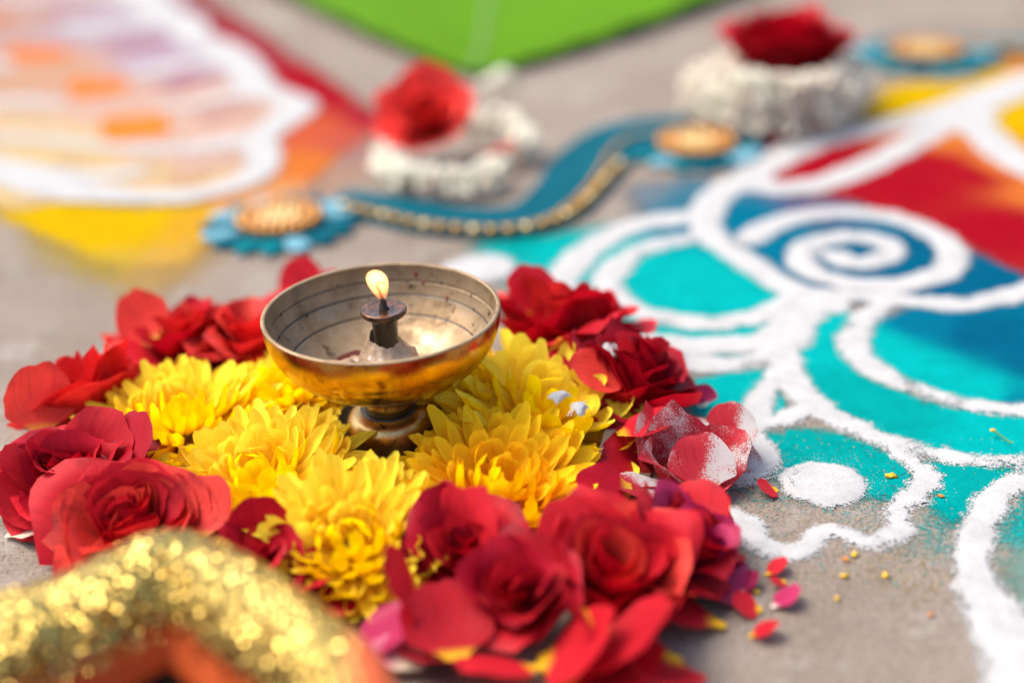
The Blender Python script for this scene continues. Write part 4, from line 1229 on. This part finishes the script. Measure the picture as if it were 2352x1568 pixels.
def drop_petal(L, W, h, mat):
    V = []
    n = 9
    for ring, (k, z) in enumerate(((1.0, 0.0), (1.0, h * 0.6), (0.86, h), (0.3, h * 1.25))):
        for i in range(2 * n):
            t = i / (2 * n) * 2 * math.pi
            x = 0.5 - 0.5 * math.cos(t)
            w = math.sin(t) * W * (0.6 + 0.5 * x)
            V.append(((0.5 + (x - 0.5) * k) * L, w * k, z))
    F = grid_faces(2 * n, 4, True) + [tuple(range(3 * 2 * n, 4 * 2 * n))]
    me = mesh_from('petal', V, F); me.materials.append(mat); return me
BEAD = {k: sphere_mesh('bead', 0.0036, M[k]) for k in ('gold', 'gold_pale', 'copper')}
SEED_B = {k: sphere_mesh('bead', 0.0017, M[k]) for k in ('gold', 'gold_pale', 'copper')}
def medallion(root, c, rg_, ro, seed):
    """flat flower: blue petals round a beaded gold heart"""
    rs = random.Random(seed)
    org = root.matrix_basis.translation
    c = c - org
    plate = lathe('backing', [(0.0005, 0.003), (ro * 0.76, 0.003), (ro * 0.78, 0.0022), (ro * 0.78, 0.0004)], 40)
    link('backing', plate, M['blue1'], root, Matrix.Translation(c))
    pm = [drop_petal(ro - rg_ * 0.85, 0.0085, 0.0014, M[k]) for k in ('blue1', 'blue2', 'blue3')]
    for k in range(16):
        m = pm[rs.choice([0, 0, 1, 1, 2])]
        link('petal', m, None, root, Matrix.Translation(c) @ Matrix.Rotation(2 * math.pi * k / 16, 4, 'Z') @ Matrix.Translation((rg_ * 0.85, 0, 0.0024)))
    heart = lathe('heart', [(0.0005, 0.0062), (rg_ * 0.9, 0.0060), (rg_, 0.005), (rg_, 0.002)], 40)
    link('heart', heart, M['heart'], root, Matrix.Translation(c))
    for r, n, kinds, big in ((rg_ * 0.92, 26, ('copper', 'gold'), 1), (rg_ * 0.66, 18, ('gold', 'copper'), 1), (rg_ * 0.40, 10, ('gold_pale',), 1), (rg_ * 0.14, 4, ('gold_pale',), 1)):
        for k in range(n):
            a = 2 * math.pi * k / n
            me = BEAD[kinds[k % len(kinds)]]
            link('bead', me, None, root, Matrix.Translation(c + Vector((r * math.cos(a), r * math.sin(a), 0.0075))))
def band(root, pix, widths, h, mat, z0=0.0006, name='band'):
    org = root.matrix_basis.translation
    g = ground_pts(pix)
    c = catmull(np.column_stack([g, widths]), 10)
    V = []
    for i in range(len(c)):
        tg = c[min(i + 1, len(c) - 1), :2] - c[max(i - 1, 0), :2]
        tg = tg / (np.linalg.norm(tg) + 1e-9)
        nn = np.array([-tg[1], tg[0]]); w = c[i, 2] / 2
        for k, (s, z) in enumerate(((-1, 0), (-1, h * 0.7), (-0.9, h), (0.9, h), (1, h * 0.7), (1, 0))):
            p = c[i, :2] + nn * w * s
            V.append((p[0] - org.x, p[1] - org.y, z0 + z))
    link(name, mesh_from(name, V, grid_faces(6, len(c)), smooth=False), mat, root)
def bead_row(root, pix, kinds, gap, z, big=True, seed=0):
    org = root.matrix_basis.translation
    c = catmull(ground_pts(pix), 12)
    s = np.concatenate([[0], np.cumsum(np.sqrt((np.diff(c, axis=0) ** 2).sum(1)))])
    d, k = 0.0, 0
    while d < s[-1]:
        p = np.array([np.interp(d, s, c[:, 0]), np.interp(d, s, c[:, 1])])
        me = (BEAD if big else SEED_B)[kinds[k % len(kinds)]]
        link('bead', me, None, root, Matrix.Translation((p[0] - org.x, p[1] - org.y, z)) @ Matrix.Scale(1.12, 4))
        d += gap; k += 1
orn = empty('beaded_ornament', Matrix.Translation(G(1060, 530)))
tag(orn, 'blue wavy ornament with gold beads and a flower medallion at each end, behind the lamp', 'ornament', 'blue beaded ornaments')
band(orn, [(770, 464), (860, 480), (960, 502), (1070, 516), (1180, 513), (1262, 488), (1320, 432), (1365, 370), (1430, 315), (1510, 292), (1580, 292)], [0.036, 0.042, 0.046, 0.048, 0.048, 0.048, 0.050, 0.054, 0.048, 0.036, 0.03], 0.0025, M['blue1'])
bead_row(orn, [(795, 492), (880, 513), (960, 533), (1060, 546), (1160, 548), (1250, 533), (1315, 505), (1362, 465), (1400, 420), (1435, 385)], ('gold_pale', 'gold', 'gold'), 0.0108, 0.0055)
bead_row(orn, [(800, 482), (880, 502), (960, 521), (1060, 534), (1160, 536), (1245, 521), (1300, 492), (1345, 450), (1378, 405), (1400, 365), (1440, 332), (1510, 312), (1560, 310)], ('gold', 'copper', 'gold'), 0.0052, 0.0045, False)
medallion(orn, G(645, 522), 0.0265, 0.050, 3)
medallion(orn, G(1600, 347), 0.0265, 0.048, 4)
orn2 = empty('beaded_ornament', Matrix.Translation(G(2130, 130)))
tag(orn2, 'blue and gold beaded medallion blurred in the upper right corner', 'ornament', 'blue beaded ornaments')
medallion(orn2, G(2125, 132), 0.030, 0.062, 6)
band(orn2, [(2200, 118), (2290, 108), (2380, 118), (2450, 150)], [0.03, 0.036, 0.04, 0.04], 0.0025, M['blue2'])
bead_row(orn2, [(2220, 122), (2290, 122), (2370, 135), (2450, 165)], ('copper', 'gold'), 0.0075, 0.0052)

# ------------------------------------------------------------------ gold glitter clay lamp in the foreground
def glitter():
    t = NT('gold glitter')
    tc = t.n('ShaderNodeTexCoord')
    vo = t.n('ShaderNodeTexVoronoi'); vo.inputs['Scale'].default_value = 1050
    t.l(tc.outputs['Object'], vo.inputs['Vector'])
    geo = t.n('ShaderNodeNewGeometry')
    # every flake lies at its own angle
    sub = t.n('ShaderNodeVectorMath', operation='SUBTRACT'); sub.inputs[1].default_value = (0.5, 0.5, 0.5)
    t.l(vo.outputs['Color'], sub.inputs[0])
    scl = t.n('ShaderNodeVectorMath', operation='SCALE'); scl.inputs['Scale'].default_value = 1.7
    t.l(sub.outputs[0], scl.inputs[0])
    add = t.n('ShaderNodeVectorMath', operation='ADD')
    t.l(geo.outputs['Normal'], add.inputs[0]); t.l(scl.outputs[0], add.inputs[1])
    nrm = t.n('ShaderNodeVectorMath', operation='NORMALIZE'); t.l(add.outputs[0], nrm.inputs[0])
    t.l(nrm.outputs[0], t.b.inputs['Normal'])
    c = t.mix(t.noise(400, 2), (0.42, 0.285, 0.065), (0.60, 0.455, 0.15))
    t.set(Base_Color=c, Metallic=1.0, Roughness=0.16)
    at = t.n('ShaderNodeAttribute', attribute_name='flakes')
    sep = t.n('ShaderNodeSeparateColor'); t.l(vo.outputs['Color'], sep.inputs[0])
    k = t.math('GREATER_THAN', at.outputs['Fac'], t.math('ADD', t.math('MULTIPLY', sep.outputs[0], 0.7), t.math('MULTIPLY', t.noise(160, 3), 0.3)))
    cl = t.n('ShaderNodeBsdfPrincipled')
    cl.inputs['Roughness'].default_value = 0.6
    t.l(t.mix(t.noise(60, 4), (0.46, 0.060, 0.008), (0.62, 0.12, 0.03)), cl.inputs['Base Color'])
    mx = t.n('ShaderNodeMixShader')
    t.l(k, mx.inputs[0]); t.l(cl.outputs[0], mx.inputs[1]); t.l(t.b.outputs[0], mx.inputs[2])
    t.l(mx.outputs[0], t.out.inputs['Surface'])
    return t.m
M['glitter'] = glitter()
M['clay_in'] = plain('burnt orange paint', (0.32, 0.045, 0.004), 0.6, spec=0.2, vary=0.4, vscale=70, bump=0.3)
M['clay_out'] = plain('salmon clay', (0.72, 0.20, 0.09), 0.6, vary=0.2)
M['hollow_shade'] = plain('painted hollow shade', (0.006, 0.004, 0.003), 0.7, spec=0.05)  # near black: the shade of the deep hollow is put into the colour
def clay_lamp():
    zt = 0.050
    path = [(x_, y_ - 45) for x_, y_ in [(390, 1308), (475, 1342), (570, 1402), (690, 1490), (790, 1600), (800, 1780), (640, 1950), (300, 2000), (-80, 1900), (-300, 1720), (-220, 1560), (-20, 1462), (150, 1405), (290, 1342)]]
    g = [tuple(G(p[0], p[1], zt))[:2] for p in path]
    c = catmull(g, 8, closed=True)
    cen = c.mean(0)
    root = empty('clay_lamp', Matrix.Translation((cen[0], cen[1], 0)))
    tag(root, 'gold glitter rimmed clay lamp with orange inside, blurred at lower left', 'clay lamp')
    n = len(c)
    tg = np.roll(c, -1, 0) - np.roll(c, 1, 0)
    tg /= np.linalg.norm(tg, axis=1)[:, None]
    nn = np.stack([tg[:, 1], -tg[:, 0]], 1)           # sideways
    if ((c - cen) * nn).sum() < 0:
        nn = -nn                                      # make it point outwards
    xs0 = G(752, 1480, zt).x
    def sweep(name, prof, mat):
        V = []
        dens = [p[2] if len(p) > 2 else 0.0 for p in prof]
        for (o, z) in [p[:2] for p in prof]:
            for i in range(n):
                p = c[i] + nn[i] * o
                k = 1 + 0.03 * mnoise.noise(Vector((c[i][0] * 40, c[i][1] * 40, z * 60)))
                V.append((p[0] - cen[0], p[1] - cen[1], z * k))
        me = mesh_from(name, V, grid_faces(n, len(prof), True))
        at = me.attributes.new('flakes', 'FLOAT', 'POINT'); at.data.foreach_set('value', np.concatenate([[d * (1 - float(smooth(xs0, xs0 + 0.016, c[i][0] + nn[i][0] * o)) if o > -0.006 else d) for i in range(n)] for d, (o, z) in zip(dens, [p[:2] for p in prof])]).astype(np.float32))
        link(name, me, mat, root)
    sweep('rim', [(0.0130, 0.024, 0.0), (0.0150, 0.031, 0.3), (0.0162, 0.039, 1.0), (0.0148, 0.0460, 1.1), (0.0115, 0.0510, 1.1), (0.0060, 0.0543, 1.1), (0.0, 0.0552, 1.1), (-0.0060, 0.0543, 1.1), (-0.0110, 0.0510, 1.1),
                  (-0.0145, 0.0455, 1.05), (-0.0160, 0.0390, 0.95), (-0.0170, 0.0330, 0.72), (-0.0180, 0.0275, 0.42), (-0.0195, 0.0200, 0.12)], M['glitter'])
    sweep('outer_wall', [(0.0130, 0.0242), (0.0115, 0.018), (0.008, 0.010), (0.002, 0.003), (0.001, 0.0)], M['clay_out'])
    sweep('inner_wall', [(-0.0195, 0.0202), (-0.0215, 0.0160), (-0.025, 0.013)], M['clay_in'])
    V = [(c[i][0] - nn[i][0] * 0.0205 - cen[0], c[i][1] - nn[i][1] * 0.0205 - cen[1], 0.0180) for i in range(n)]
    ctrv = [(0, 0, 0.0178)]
    link('oil', mesh_from('oil', V + ctrv, [(i, (i + 1) % n, n) for i in range(n)]), M['hollow_shade'], root)  # flat black sheet that paints the hollow's shade inside the rim
clay_lamp()
